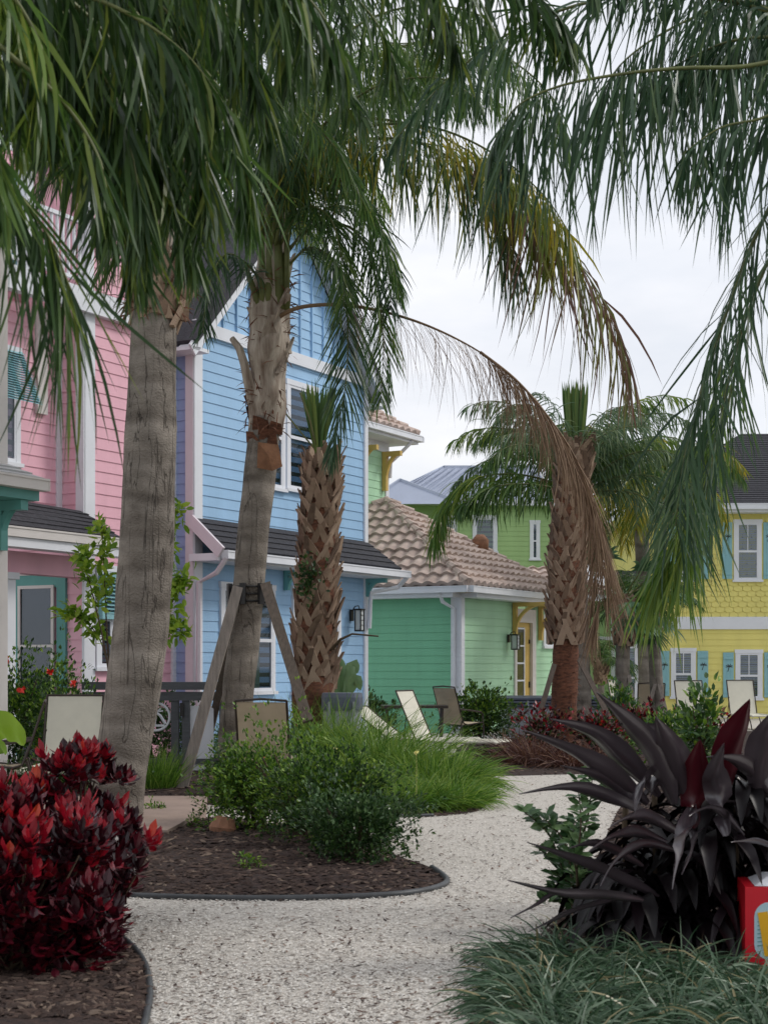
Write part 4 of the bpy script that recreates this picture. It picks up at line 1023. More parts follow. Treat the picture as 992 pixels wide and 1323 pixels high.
mb.build('petioles', M['rachis'], pB, smooth=True)
def PX(l): return [W(*a) for a in l]
D = d2
frond(pB, PX([(352, 330, D), (372, 230, D-.3), (430, 160, D-.8), (520, 158, D-1.4), (605, 195, D-2), (650, 235, D-2.3)]), 52, 1.35, .026, 'frond_lime', .8, .03, tipL=.9, hang=.8, fwd=.3)
frond(pB, PX([(610, 197, D-2), (655, 240, D-2.3), (690, 270, D-2.5), (740, 330, D-2.8), (785, 400, D-3), (815, 480, D-3)]), 72, 1.5, .024, 'frond_rust', .7, .02, start=.02, tipL=.45, hang=.7, fwd=.4)
mb = None
frond(pB, PX([(640, 215, D-2.2), (665, 240, D-2.3), (700, 285, D-2.5), (712, 330, D-2.6)]), 30, 1.0, .04, 'frond_lime', .6, .015, start=.02, tipL=.5)
frond(pB, PX([(352, 330, D), (372, 250, D-.3), (430, 190, D-.8), (520, 180, D-1.4), (590, 210, D-2), (640, 270, D-2.3), (665, 340, D-2.4)]), 66, 1.2, .026, 'frond_dk', .8, .03, tipL=.7, hang=.8, fwd=.3)
frond(pB, PX([(360, 360, D), (400, 320, D-.3), (440, 350, D-.6), (449, 420, D-.7), (446, 500, D-.7), (428, 590, D-.6)]), 90, .85, .022, 'frond_dk', .16, .02, plume=.3, fwd=.9)
frond(pB, PX([(356, 350, D), (420, 270, D-.4), (480, 285, D-.8), (500, 340, D-1), (505, 400, D-1)]), 60, .7, .022, 'frond_dk', .3, .02)
frond(pB, PX([(350, 340, D), (390, 200, D-1), (470, 120, D-2), (560, 100, D-3), (620, 130, D-3.6)]), 80, .8, .026, 'frond', .8, .025, hang=.9, fwd=.3)
frond(pB, PX([(350, 340, D), (370, 180, D-1), (430, 60, D-2), (520, 10, D-3), (620, 20, D-3.6), (660, 80, D-4)]), 80, .8, .026, 'frond', .8, .025, hang=.9, fwd=.3)
frond(pB, PX([(350, 350, D), (300, 240, D-.4), (250, 210, D-.8), (215, 260, D-1), (205, 330, D-1)]), 66, .75, .024, 'frond', .4, .022)
frond(pB, PX([(350, 380, D), (318, 340, D-.4), (290, 330, D-.8), (270, 370, D-1), (262, 430, D-1)]), 60, .6, .02, 'frond_dk', .4, .02)
for i in range(20):
    az = R(rng.uniform(-180, 180)); el = R(rng.uniform(25, 80))
    frond(pB, arc(W(352, 270+rng.uniform(-60, 40), d2), az, el, rng.uniform(3.2, 4.2), .27), 70, .9, .02, rng.choice(['frond', 'frond_dk', 'frond', 'frond_hi']), .7, hang=.6, fwd=.4)
frond(pB, PX([(352, 320, D), (390, 215, D-.6), (470, 165, D-1.2), (560, 165, D-1.9), (640, 200, D-2.5), (700, 250, D-2.9), (735, 300, D-3)]), 74, 1.05, .024, 'frond_lime', .8, .025, hang=.7, fwd=.35, tipL=.7)
frond(pB, PX([(352, 310, D), (420, 130, D-1), (520, 60, D-2.2), (620, 60, D-3), (700, 110, D-3.6), (735, 180, D-3.8)]), 84, .95, .022, 'frond', .8, .025, hang=.9, fwd=.3, tipL=.6)
for l, n_ in (([(356, 340, D), (410, 290, D-.4), (460, 300, D-.8), (485, 360, D-1), (495, 440, D-1), (492, 520, D-1)], 80), ([(356, 330, D), (390, 270, D-.6), (425, 280, D-1), (440, 330, D-1.2), (445, 400, D-1.2)], 66), ([(350, 330, D), (400, 240, D-.5), (455, 240, D-1), (490, 290, D-1.2), (515, 370, D-1.3)], 76)):
    frond(pB, PX(l), n_, .8, .019, 'frond', .35, .02, hang=.3, plume=.5, fwd=.7)
# dead frond
frond(pB, PX([(352, 415, D-.1), (385, 398, D-.3), (440, 394, D-.5), (500, 404, D-.8), (560, 424, D-1), (620, 455, D-1.2), (665, 490, D-1.3)]), 60, 1.15, .0065, 'frond_dead', .7, .032, 'rachis_dead', start=.35, plume=.3, tipL=1)
frond(pB, PX([(620, 455, D-1.2), (665, 490, D-1.3), (705, 535, D-1.4), (742, 590, D-1.5), (765, 650, D-1.5), (775, 730, D-1.5)]), 130, 1.2, .011, 'frond_dead', .5, .02, 'rachis_dead', start=.05, plume=.25, fwd=1.2, tipL=.75)
frond(pB, PX([(690, 515, D-1.3), (735, 580, D-1.4), (768, 660, D-1.4), (778, 740, D-1.4), (768, 800, D-1.4)]), 110, 1.2, .012, 'frond_dead', .35, .015, 'rachis_dead', start=.05, plume=.2, fwd=1.6, tipL=.5)

# ---- right queen palm (crown beyond the right edge)
d3 = 10.0
base3 = GD(1130, d3); pC = thing('queen_palm', base3, 'queen palm whose drooping feather fronds enter from the upper right corner', 'palm tree')
cr3 = W(1110, 60, d3)
trunk_part(pC, [base3, (base3+cr3)/2+V(.05, 0, 0), cr3], [.24, .2, .17], 'qtrunk', 16)
frond(pC, PX([(1110, 60, d3), (1040, 70, d3-.1), (960, 86, d3-.2), (880, 88, d3-.3), (800, 96, d3-.4), (720, 112, d3-.3), (665, 140, d3-.2), (635, 190, d3-.1)]), 80, 1.12, .02, 'frond_dk', 1.0, .02, hang=1.15, fwd=.3, plume=.55, start=.1, tipL=.4)
frond(pC, PX([(1110, 60, d3), (1050, 50, d3+.5), (960, 50, d3+.8), (900, 70, d3+1), (830, 110, d3+1.2)]), 80, .8, .022, 'frond_dk', 1.0, .02, hang=1.15, fwd=.3, plume=.55, start=.1)
frond(pC, PX([(1110, 60, d3), (1030, -40, d3+.2), (930, -60, d3+.2), (830, -55, d3), (760, -20, d3)]), 60, .62, .024, 'frond_dk', .9, .02, hang=1.15, fwd=.3, plume=.55)
frond(pC, PX([(1110, 70, d3), (1060, 170, d3), (990, 275, d3), (945, 385, d3), (910, 490, d3), (884, 590, d3), (872, 680, d3)]), 66, .95, .017, 'frond_dk', .45, .02, hang=.25, plume=.6, sway=.3, start=.2, tipL=.6, fwd=.7)
frond(pC, PX([(1110, 70, d3), (1080, 200, d3+.3), (1010, 300, d3+.4), (960, 420, d3+.4), (930, 540, d3+.4), (912, 640, d3+.4)]), 40, .9, .017, 'frond_dk', .45, .02, hang=.25, plume=.6, sway=.3, start=.2, tipL=.7, fwd=.7)
frond(pC, PX([(930, 470, d3+1), (915, 560, d3+1), (895, 640, d3+1), (870, 700, d3+1), (850, 745, d3+1)]), 58, .85, .018, 'frond_hi', .4, .012, start=.1, plume=.6, fwd=.8, tipL=.8)
frond(pC, PX([(960, 430, d3+.8), (940, 520, d3+.8), (915, 600, d3+.8), (895, 660, d3+.8), (880, 720, d3+.8)]), 40, .85, .02, 'frond_hi', .5, .012, start=.1, plume=.6, fwd=.6, tipL=.8)
frond(pC, PX([(1110, 40, d3+.6), (1030, 0, d3+.8), (950, 5, d3+1), (870, 35, d3+1.1), (800, 85, d3+1.1), (765, 150, d3+1)]), 62, 1.05, .018, 'frond_dk', .9, .02, hang=1.1, fwd=.3, plume=.6)
frond(pC, PX([(1110, 60, d3-.5), (1040, 110, d3-.6), (990, 150, d3-.7), (930, 165, d3-.7), (880, 200, d3-.7)]), 46, .9, .018, 'frond_dk', .9, .018, hang=1.0, fwd=.3, plume=.6)
for az, el in ((160, 30), (100, 50), (30, 40), (-30, 40), (-90, 60)):
    frond(pC, arc(cr3, R(az), R(el), 3.6, .25), 60, .8, .024, 'frond_dk', .45)

# ---- overhead near palm, trunk out of frame on the left
pD = thing('queen_palm', V(-2.6, 5.2, 0), 'near queen palm whose dark broad fronds hang into the upper left of the picture', 'palm tree')
cr4 = V(-1.9, 5.4, 4.75)
trunk_part(pD, [V(-2.6, 5.2, 0), V(-2.45, 5.3, 2.4), cr4], [.22, .2, .17], 'qtrunk', 16)
def nf(l, n, L, w_, g=.4, m='frond_near', **k): k.setdefault('fwd', .15); frond(pD, [cr4]+PX(l), int(n*1.1), L*1.05, w_*.66, m, .9, .018, hang=1.2, plume=.75, sway=.3, **k)
nf([(-60, -40, 5.6), (40, -25, 5.7), (150, 10, 5.8), (240, 70, 5.9), (300, 150, 6.0)], 64, .5, .03)
nf([(0, -150, 5.6), (150, -120, 5.8), (300, -70, 6.0), (400, 0, 6.1), (450, 80, 6.2)], 70, .5, .03)
nf([(50, -180, 6.2), (250, -160, 6.8), (450, -110, 7.4), (600, -60, 7.8), (700, 0, 8), (745, 60, 8)], 92, .55, .034, .6)
nf([(-80, -20, 5.3), (0, 60, 5.3), (80, 130, 5.4), (130, 210, 5.4), (140, 290, 5.4)], 50, .42, .028)
nf([(-60, -80, 6), (80, -60, 6.4), (200, 0, 6.6), (260, 90, 6.8), (275, 200, 6.9)], 64, .5, .032)
nf([(-150, 60, 5.2), (-60, 160, 5.2), (10, 235, 5.2), (60, 300, 5.2), (92, 375, 5.2)], 44, .62, .022, .35, fwd=1.1, tipL=1.0)
nf([(-120, -120, 5.4), (-40, -60, 5.4), (20, 0, 5.4), (60, 80, 5.4), (70, 170, 5.4)], 60, .5, .026, m='frond_hi')
nf([(-150, -60, 5.6), (-60, 20, 5.6), (0, 90, 5.6), (30, 180, 5.6)], 50, .45, .024, m='frond_hi')
nf([(60, -80, 6.2), (160, 0, 6.3), (230, 100, 6.4), (262, 190, 6.4), (272, 270, 6.4)], 66, .55, .03)
nf([(0, -60, 6), (90, 30, 6), (150, 130, 6), (176, 230, 6), (182, 300, 6)], 60, .5, .03)
nf([(40, -60, 7), (180, 20, 7), (280, 110, 7), (315, 200, 7), (322, 280, 7)], 64, .55, .03, m='frond')
nf([(-150, -40, 5.0), (-90, 60, 5.0), (-40, 120, 5.0), (-5, 190, 5.0), (5, 260, 5)], 50, .45, .026, m='frond')
nf([(60, -160, 6.5), (180, -140, 7), (300, -90, 7.4), (360, 0, 7.6), (375, 110, 7.7)], 64, .55, .034)
nf([(50, -200, 6.6), (300, -190, 7.4), (500, -120, 8), (560, -20, 8.2), (590, 60, 8.2)], 80, .6, .03, .5)
nf([(-60, -60, 5.8), (60, -20, 6), (150, 60, 6.2), (200, 150, 6.3), (215, 250, 6.3)], 60, .5, .034)
nf([(-20, -120, 6), (100, -100, 6.4), (220, -50, 6.6), (300, 30, 6.8), (330, 120, 6.9)], 60, .5, .034)

for l in ([(-20, 0, 6.1), (70, 90, 6.1), (130, 180, 6.2), (165, 270, 6.2), (178, 345, 6.2)], [(60, -60, 6.6), (170, 40, 6.7), (215, 150, 6.8), (238, 250, 6.8), (246, 330, 6.8)], [(-40, 40, 6), (60, 60, 6.1), (140, 120, 6.2), (180, 200, 6.3), (190, 290, 6.3)], [(0, -90, 7), (120, -60, 7.2), (250, 0, 7.4), (330, 80, 7.5), (345, 180, 7.5)],
          [(-60, -30, 8), (100, -30, 8.2), (260, 0, 8.4), (400, 60, 8.6), (470, 150, 8.7)], [(-100, 20, 6.4), (20, 40, 6.5), (100, 80, 6.6), (150, 150, 6.6), (160, 220, 6.6)],
          [(0, -160, 8), (200, -120, 8.6), (380, -60, 9), (480, 20, 9.2), (520, 110, 9.3)], [(-100, -60, 9), (80, -60, 9.4), (230, -20, 9.8), (300, 60, 10), (320, 160, 10)]):
    nf(l, 66, .56, .03, .5)
# ---- sabal palms
def fan(parent, base, tip, size, n=26, m='fan', grav=.12, spread=150):
    """petiole and pleated fan of segments"""
    mb = MB(); mb.tube([base, (base+tip)/2+V(0, 0, .05), tip], [.022, .016, .012], 5); po = mb.build('fan_leaf', M['rachis'], parent)
    T = (tip-base).normalized(); Sd = T.cross(V(0, 0, 1)); 
    if Sd.length < .1: Sd = V(1, 0, 0)
    Sd.normalize(); mb = MB()
    for i in range(n):
        a = R(-spread/2+spread*i/(n-1)); d = T*math.cos(a)+Sd*math.sin(a)+V(0, 0, .05)+rv(.04)
        strip(mb, tip, d, size*(.75+.25*math.cos(a))*rng.uniform(.85, 1.1), size*.085, grav, 4, T.cross(Sd)+rv(.15), prof=[.25, .8, 1, .6, 0])
    mb.build('leaf_segments', M[m], po)
d4 = 24.0
base4 = GD(404, d4); s1 = thing('sabal_palm', base4, 'booted palm with crisscross leaf bases and cropped top in front of the blue wall', 'palm tree', 'booted palms with cropped tops')
ax4 = [W(405, 885, d4), W(408, 780, d4), W(412, 680, d4), W(416, 590, d4)]
trunk_part(s1, [base4, W(403, 940, d4), W(405, 870, d4)], [.36, .32, .33], 'fiber', 20, 'root_trunk', .2)
trunk_part(s1, ax4, [.3, .3, .28, .16], 'fiber', 14)
boots(s1, ax4, .34, .24, 150, .36); fibers(s1, [base4, W(403, 940, d4), W(405, 870, d4)], .32, 300, .1, 'fiber')
mb = MB()
for i in range(46):
    a = rng.uniform(-1, 1); b0 = W(412+a*4, 588, d4+rng.uniform(-.06, .06)); strip(mb, b0, V(a*.25, rng.uniform(-.2, .2), 1), rng.uniform(.95, 1.2), .045, -.02, 4, V(0, 1, 0)+rv(.2), prof=[.4, .8, 1, 1, .9])
mb.build('cut_fan', M['fan_cut'], s1)
mb = MB(); mb.tube([W(411, 585, d4), W(400, 540, d4-.2), W(388, 507, d4-.3)], .018, 5); mb.tube([W(411, 585, d4), W(390, 560, d4-.2), W(370, 535, d4-.3)], .014, 5); mb.build('petioles', M['rachis'], s1)
mb = MB()
for i in range(170):
    c = W(398+rng.gauss(0, 8), 745+rng.gauss(0, 14), d4-.42); leaf2(mb, c, rv(), rv(), .09, .05)
mb.build('foliage', M['shrub_dk'], s1)
mb = MB(); mb.tube([W(428, 840, d4-.2), W(440, 826, d4-.4), W(455, 819, d4-.4), W(489, 822, d4-.4)], [.03, .022, .016, .012], 6); mb.build('bare_stub', M['stem'], s1)
d5 = 27.5
base5 = GD(730, d5); s2 = thing('sabal_palm', base5, 'booted palm with rust red fibrous foot and upright green tuft left of the yellow house', 'palm tree', 'booted palms with cropped tops')
ax5 = [W(730, 825, d5), W(731, 760, d5), W(734, 690, d5), W(740, 610, d5), W(742, 575, d5)]
trunk_part(s2, [base5, W(728, 935, d5), W(730, 870, d5), W(731, 810, d5)], [.3, .25, .225, .23], 'fiber', 20, 'root_trunk', .15)
trunk_part(s2, ax5, [.26, .3, .3, .26, .2], 'fiber', 14)
boots(s2, ax5, .3, .28, 170, .34); fibers(s2, [base5, W(728, 935, d5), W(731, 810, d5)], .235, 420, .1, 'fiber')
mb = MB()
for i in range(60):
    a = rng.uniform(-1, 1); b0 = W(743+a*8, 590, d5+rng.uniform(-.1, .1)); strip(mb, b0, V(a*.1, rng.uniform(-.1, .1), 1), rng.uniform(1.2, 1.42), .05, -.01, 4, V(0, 1, 0)+rv(.2), prof=[.5, .8, 1, 1, 1])
mb.build('cut_fan', M['fan_cut'], s2)
for az, el in ((200, 35), (160, 55), (230, 60), (-20, 40), (20, 60), (-60, 50), (110, 40)):
    frond(s2, arc(W(742, 590, d5), R(az), R(el), 1.7, .2), 34, .5, .02, 'frond_far', .35, .015)

# queen palm behind it
d6 = 33
base6 = GD(752, d6); q6 = thing('queen_palm', base6, 'background queen palm with dark arching fronds spreading left over the clay tile roof', 'palm tree')
cr6 = W(745, 640, d6)
trunk_part(q6, [base6, W(748, 800, d6), cr6], [.22, .2, .16], 'qtrunk', 12)
frond(q6, PX([(745, 640, d6), (710, 622, d6), (660, 612, d6-.2), (610, 620, d6-.3), (575, 650, d6-.3), (560, 700, d6-.3)]), 110, 1.1, .036, 'frond_hi', .6, .03, plume=.7, tipL=.6)
frond(q6, PX([(745, 640, d6), (715, 630, d6-.5), (670, 625, d6-1), (630, 632, d6-1.2), (595, 655, d6-1.3)]), 100, 1.0, .036, 'frond', .5, .03, plume=.8)
frond(q6, PX([(745, 640, d6), (720, 560, d6), (690, 525, d6), (655, 530, d6), (625, 570, d6)]), 70, .75, .032, 'frond_far', .35, .03, plume=.6)
frond(q6, PX([(745, 640, d6), (735, 570, d6+1), (700, 545, d6+1), (660, 560, d6+1), (640, 600, d6+1)]), 70, .75, .032, 'frond_far', .35, .03, plume=.6)
for az, el, L_q in ((185, 50, 3.2), (170, 35, 3.0), (200, 60, 3.3), (150, 55, 3), (215, 40, 2.8), (-5, 45, 3.2), (-35, 55, 3.1), (30, 35, 3.1), (5, 65, 3.3)):
    frond(q6, arc(cr6+V(0, 0, .3), R(az), R(el), L_q, .26), 66, .85, .03, rng.choice(['frond', 'frond_hi', 'frond_far']), .5, .03, plume=.7)
for az, el in ((0, 30), (20, 55), (-25, 45), (60, 60), (-60, 60), (120, 60), (-10, 10), (10, 70)):
    frond(q6, arc(cr6, R(az), R(el), 2.8, .24), 56, .7, .032, 'frond_far', .4, .03, plume=.6)
# twin small palms
def small_palm(px, d, ytop, yb, r, label, nf_=12, fanp=True, mtrunk='qtrunk'):
    b = GD(px[0], d); t = thing('sabal_palm', b, label, 'palm tree', 'small palms before the yellow house'); c = W(px[1], ytop, d)
    trunk_part(t, [b, W((px[0]*.6+px[1]*.4), (ytop+HOR)/2+20, d), c], [r, r*.9, r*.95], mtrunk, 12)
    boots(t, [W(px[1]*.8+px[0]*.2, yb, d), c], r*1.2, r*1.2, 60, .26)
    for i in range(nf_):
        az = rng.uniform(0, 6.28); el = R(rng.uniform(-30, 65)); q_ = arc(c, az, el, rng.uniform(.7, 1.1), .15, 3)
        if fanp: fan(t, q_[0], q_[-1], .85, 22, 'fan', .2)
        else: frond(t, arc(c, az, R(rng.uniform(20, 75)), 1.5, .3), 40, .42, .02, 'frond', .3, .014)
    return t
small_palm((803, 806), 33, 775, 830, .17, 'left one of the twin small palms, with pale green fan leaves', 15)
small_palm((850, 838), 34, 790, 822, .16, 'right one of the twin small palms, with a bent trunk and dense feather fronds', 20, False)
t = small_palm((776, 776), 43, 858, 880, .1, 'short dark date palm in front of the lime green wing', 13, False)
t2 = thing('queen_palm', GD(835, 38), 'background queen palm rising between the twin small palms with fine grey green fronds', 'palm tree')
cr7 = W(822, 600, 38); trunk_part(t2, [GD(835, 38), W(830, 730, 38), cr7], [.2, .18, .15], 'qtrunk', 10)
for i in range(24):
    frond(t2, arc(cr7-V(0, 0, rng.random()*.6), rng.uniform(0, 6.28), R(rng.uniform(-20, 70)), 3.1, .3), 60, .95, .034, rng.choice(['frond_far', 'frond_lime', 'frond']), .45, .03, plume=.6)

# plank braces
def plank(a, b, label, m='plank', w_=.09, t=.045, grp='wooden planks bracing the palms'):
    mb = MB(); d = (b-a).normalized(); mb.beam(a, b, w_, t, V(0, -1, .2)); mb.beam(a+d*.15+V(0, -.03, 0), a+d*.2+V(0, -.03, 0), .015, .02)
    o = mb.build('support_plank', M[m], loc=a); tag(o, label, 'plank', grp); return o
plank(G(234, 1024), W(308, 758, d2-.25), 'pale weathered plank leaning right from the mulch up to the centre palm', 'plank', .13, .06)
plank(W(398, 932, 18.2), W(343, 754, d2-.25), 'darker brown plank leaning left up to the collar of the centre palm', 'plankd', .13, .06)
plank(G(258, 1000), W(316, 762, d2+.3), 'darker rear plank behind the pale one on the centre palm', 'plankd', .1, .05)
mb = MB(); c = W(322, 768, d2)
for z in (-.09, 0, .09): mb.tube([c+V(math.cos(a)*.235, math.sin(a)*.235, z) for a in [i*math.pi/10 for i in range(21)]], .014, 5)
for i in range(7): a = i*.9; mb.box(c+V(math.cos(a)*.26, math.sin(a)*.26, 0), (.07, .05, .26), V(math.cos(a+1.57), math.sin(a+1.57), 0), V(math.cos(a), math.sin(a), 0))
tag(mb.build('brace_collar', M['iron'], loc=c-V(0, 0, .13)), 'dark strapped collar around the centre palm trunk where the planks meet', 'collar')
plank(GD(682, 27), W(716, 858, d5-.2), 'brace plank left of the rust footed palm', 'plankd', .09, .05)
plank(GD(812, 26.4), W(748, 852, d5-.2), 'brace plank right of the rust footed palm', 'plankd', .09, .05)
for i, (a, b, lb) in enumerate([((826, 33.5), (846, 884, 33.8), 'left splayed plank under the small palm with the bent trunk'), ((868, 33.3), (851, 884, 33.7), 'right splayed plank under the small palm with the bent trunk'), ((826, 32.5), (812, 872, 32.9), 'plank leaning left onto the small fan leaved palm')]):
    plank(GD(*a), W(*b), lb, 'plank', .08, .04)

# ------------------------------------------------------------------ shrubs, grasses, ground plants
def shrub(name, base, rx, ry, h, n, size, mats, label, cat='shrub', bot=.05, big=False, stems=6, wr=.5, lump=.6, group=None, upb=.5):
    t = thing(name, base, label, cat, group); mb = MB()
    for i in range(stems):
        a = rng.uniform(0, 6.28); e_ = base+V(math.cos(a)*rx*.6, math.sin(a)*ry*.6, h*rng.uniform(.5, .85))
        mb.tube([base+V(rng.uniform(-.05, .05), rng.uniform(-.05, .05), 0), (base+e_)/2+V(0, 0, h*.1), e_], [.02, .014, .008], 5)
    mb.build('stems', M['stem'], t)
    mbs = [MB() for _ in mats]
    ph = rv(5)
    k = 0
    while k < n:
        v = rv().normalized(); rad = rng.random()**.35*(1+.35*rng.random()**5)
        l_ = 1+lump*noise.noise(v*2.2+ph)*1.6
        p = base+V(v.x*rx*rad*l_, v.y*ry*rad*l_, bot+(h-bot)*.5*(1+v.z*rad*l_))
        if p.z < .03: continue
        k += 1
        c_ = rng.choice(range(3, 6)) if not big else 4
        for q in range(c_):
            d = v*.8+rv(.6)+V(0, 0, upb); f = leaf if big else leaf2
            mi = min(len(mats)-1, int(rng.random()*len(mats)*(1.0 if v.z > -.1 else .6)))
            f(mbs[mi], p+rv(size*.3), d, rv(.4)+V(0, 0, 1), size*rng.uniform(.7, 1.3), size*wr*rng.uniform(.8, 1.2))
    for b_, m_ in zip(mbs, mats): b_.build('foliage', M[m_], t)
    return t
def clump(name, base, r, n, L, w_, m, label, cat='grass clump', grav=.28, spread=.55, rx=None, seg=5, group=None):
    mb = MB(); rx = rx or r
    for i in range(n):
        a = rng.uniform(0, 6.28); q = math.sqrt(rng.random()); p = base+V(math.cos(a)*rx*q, math.sin(a)*r*q, .01)
        d = V(math.cos(a)*spread*(.3+q), math.sin(a)*spread*(.3+q), 1)+rv(.22)
        strip(mb, p, d, L*rng.uniform(.6, 1.15), w_*rng.uniform(.7, 1.3), grav*rng.uniform(.5, 1.5), seg, prof=[.7, 1, .9, .6, 0])
    o = mb.build(name, M[m], loc=base); tag(o, label, cat, group); return o
# long grass mass right of shrub: several clumps
gi = 0
for px, py, rx, n, L, lb in [(560, 1026, .5, 900, .62, 'arching bright green grass clump at the right end of the bed by the path'), (495, 1016, .6, 900, 1.0, 'tall arching grass clump behind the middle shrub'),
                         (430, 1000, .6, 800, 1.15, 'upright grass clump under the booted palm'), (520, 1046, .5, 700, .42, 'low grass fringe at the front edge of the bed behind the middle shrub'), (575, 1043, .4, 600, .4, 'low grass fringe at the tip of the bed by the path'), (592, 1016, .3, 350, .42, 'low grass tuft nearest the path bend'), (370, 1000, .5, 600, 1.05, 'grass tuft in front of the tan chair')]:
    clump('grass_clump', G(px, py), .45, int(n*1.7), L*1.15, .012, 'grass', lb, rx=rx, group='arching green grasses in the middle bed')
clump('grass_clump', G(198, 1024), .25, 520, .62, .009, 'grass', 'narrow upright dark grass clump right of the leaning palm foot', spread=.25, grav=.12)
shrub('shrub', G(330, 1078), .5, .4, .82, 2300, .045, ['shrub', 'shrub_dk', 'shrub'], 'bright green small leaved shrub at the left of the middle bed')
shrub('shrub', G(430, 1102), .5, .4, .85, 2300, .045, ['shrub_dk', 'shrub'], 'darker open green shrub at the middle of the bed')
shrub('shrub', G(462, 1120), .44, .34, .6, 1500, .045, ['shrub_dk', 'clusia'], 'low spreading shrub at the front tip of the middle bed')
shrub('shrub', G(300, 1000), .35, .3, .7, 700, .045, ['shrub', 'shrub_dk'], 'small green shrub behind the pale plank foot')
# tiny sprigs
for px, py, lb in ((200, 1058, 'small green sprig at the edge of the slab by the croton'), (252, 1078, 'small weed sprig beside the slab corner'), (322, 1132, 'thin pale weed in the front of the mulch bed')):
    shrub('weed', G(px, py), .1, .1, .16, 36, .035, ['shrub'], lb, 'plant', stems=3)
# white and red blossoms
for px, py, m_, lb in ((434, 968, 'cream', 'pale cream blossom on the grass in the middle bed'), (340, 978, 'redflower', 'single red blossom in the middle shrub'), (538, 972, 'cream', 'tiny cream blossom above the arching grass')):
    p = W(px, py, 15.2); mb = MB()
    for i in range(9): leaf2(mb, p, rv(), rv(), .035, .03)
    mb.tube([V(p.x, p.y, .25), p], .0012, 4); tag(mb.build('flower', M[m_], loc=V(p.x, p.y, .25)), lb, 'flower')
# hibiscus hedge left
shrub('shrub', G(385, 1088), .62, .35, .98, 900, .045, ['shrub', 'shrub'], 'loose taller green shrub spraying up between its rounder neighbours in the bed', lump=1.0, stems=14)
h_ = shrub('hibiscus', GD(20, 20.5), 1.0, .5, 1.65, 1900, .075, ['shrub_dk', 'shrub'], 'green hibiscus bush with red flowers in front of the pink porch', big=False)
mb = MB()
for px, py in ((8, 852), (66, 868), (28, 890), (95, 884)):
    p = W(px, py, 20)
    for i in range(10): leaf2(mb, p, rv(), rv(), .07, .06)
mb.build('blossoms', M['redflower'], h_)
shrub('shrub', GD(90, 19.8), .55, .4, 1.35, 900, .07, ['shrub', 'shrub_dk'], 'green leafy shrub behind the upright cream lounger')
shrub('shrub', GD(620, 31), .65, .5, 1.05, 1300, .085, ['shrub_dk', 'shrub'], 'rounded green bush against the mint green wall')
shrub('shrub', GD(475, 33), .6, .4, .95, 700, .08, ['shrub_dk'], 'low dark bush under the dark green wall')
shrub('shrub', GD(800, 30.5), .35, .3, 1.15, 450, .1, ['shrub', 'fan'], 'loose green shrub between rust footed palm and small fan palm')
shrub('shrub', GD(905, 21), .22, .2, 1.22, 150, .13, ['clusia', 'shrub'], 'upright leafy plant in front of the yellow house windows', big=True)
shrub('shrub', GD(870, 23), .5, .4, .85, 500, .09, ['shrub', 'clusia'], 'low green shrub behind the dark cordyline')
shrub('shrub', GD(60, 17.4), .9, .4, .42, 700, .05, ['shrub_dk'], 'low dark groundcover shrub under the upright lounger', stems=4)
shrub('shrub', GD(200, 22.6), .7, .4, 1.1, 900, .07, ['shrub_dk'], 'dark shrub seen through the grey fence behind the round emblem')
# reddish bed plants
for px, d, L, n, lb in ((690, 23.5, .75, 420, 'bronze ornamental grass in front of the rust footed palm'), (655, 24.3, .6, 300, 'bronze grass tuft left of the rust footed palm'), (735, 23.0, .55, 300, 'short bronze grass at the foot of the rust footed palm'), (775, 24, .55, 300, 'bronze grass tuft right of the rust footed palm')):
    clump('bronze_grass', GD(px, d), .3, n, L, .014, 'tired_grass', lb, 'grass clump', rx=.32, group='bronze grasses by the rust footed palm')
for px, d, lb in ((700, 26, 'small crimson leaved shrub left of the rust footed palm'), (772, 26, 'small crimson leaved shrub right of the rust footed palm'), (835, 27, 'crimson leaved shrub below the distant tan chair'), (905, 26, 'crimson leaved shrub behind the cordyline, towards the right')):
    shrub('croton', GD(px, d), .42, .3, .78, 260, .1, ['croton', 'shrub_dk', 'tired_grass', 'croton', 'croton_red'], lb, stems=4, group='small crimson shrubs behind the path')
# bird of paradise by blue wall
t = thing('bird_of_paradise', GD(440, 25.5), 'broad leaved paddle plant between the booted palm and the dark green wall', 'plant'); b = GD(440, 25.5)
def broad(mb, pts, w_, fold=.25, roll=None, mi=0, prof=(.12, .55, .9, 1, .85, .5, .02), sides=4, wob=.0, pleat=0):
    P_ = crom(pts, 4); k = len(P_); rowv = []; ph = rng.uniform(0, 6)
    for i, p in enumerate(P_):
        T = (P_[min(i+1, k-1)]-P_[max(i-1, 0)]).normalized(); s = T.cross(roll or V(0, 0, 1))
        if s.length < .05: s = T.cross(V(0, 1, 0))
        s.normalize(); n = s.cross(T); x = i/(k-1)*(len(prof)-1); j = min(int(x), len(prof)-2); ww = (prof[j]+(prof[j+1]-prof[j])*(x-j))*w_/2
        rowv.append([p+s*ww*q+n*(abs(q)**1.3)*ww*fold*2+n*wob*ww*math.sin(i*1.1+ph+q*2)+n*pleat*math.cos(q*9) for q in [-1+2*m_/sides for m_ in range(sides+1)]])
    c = sides+1
    mb.add([v for r in rowv for v in r], [(i*c+j, i*c+j+1, (i+1)*c+j+1, (i+1)*c+j) for i in range(k-1) for j in range(sides)], mi)
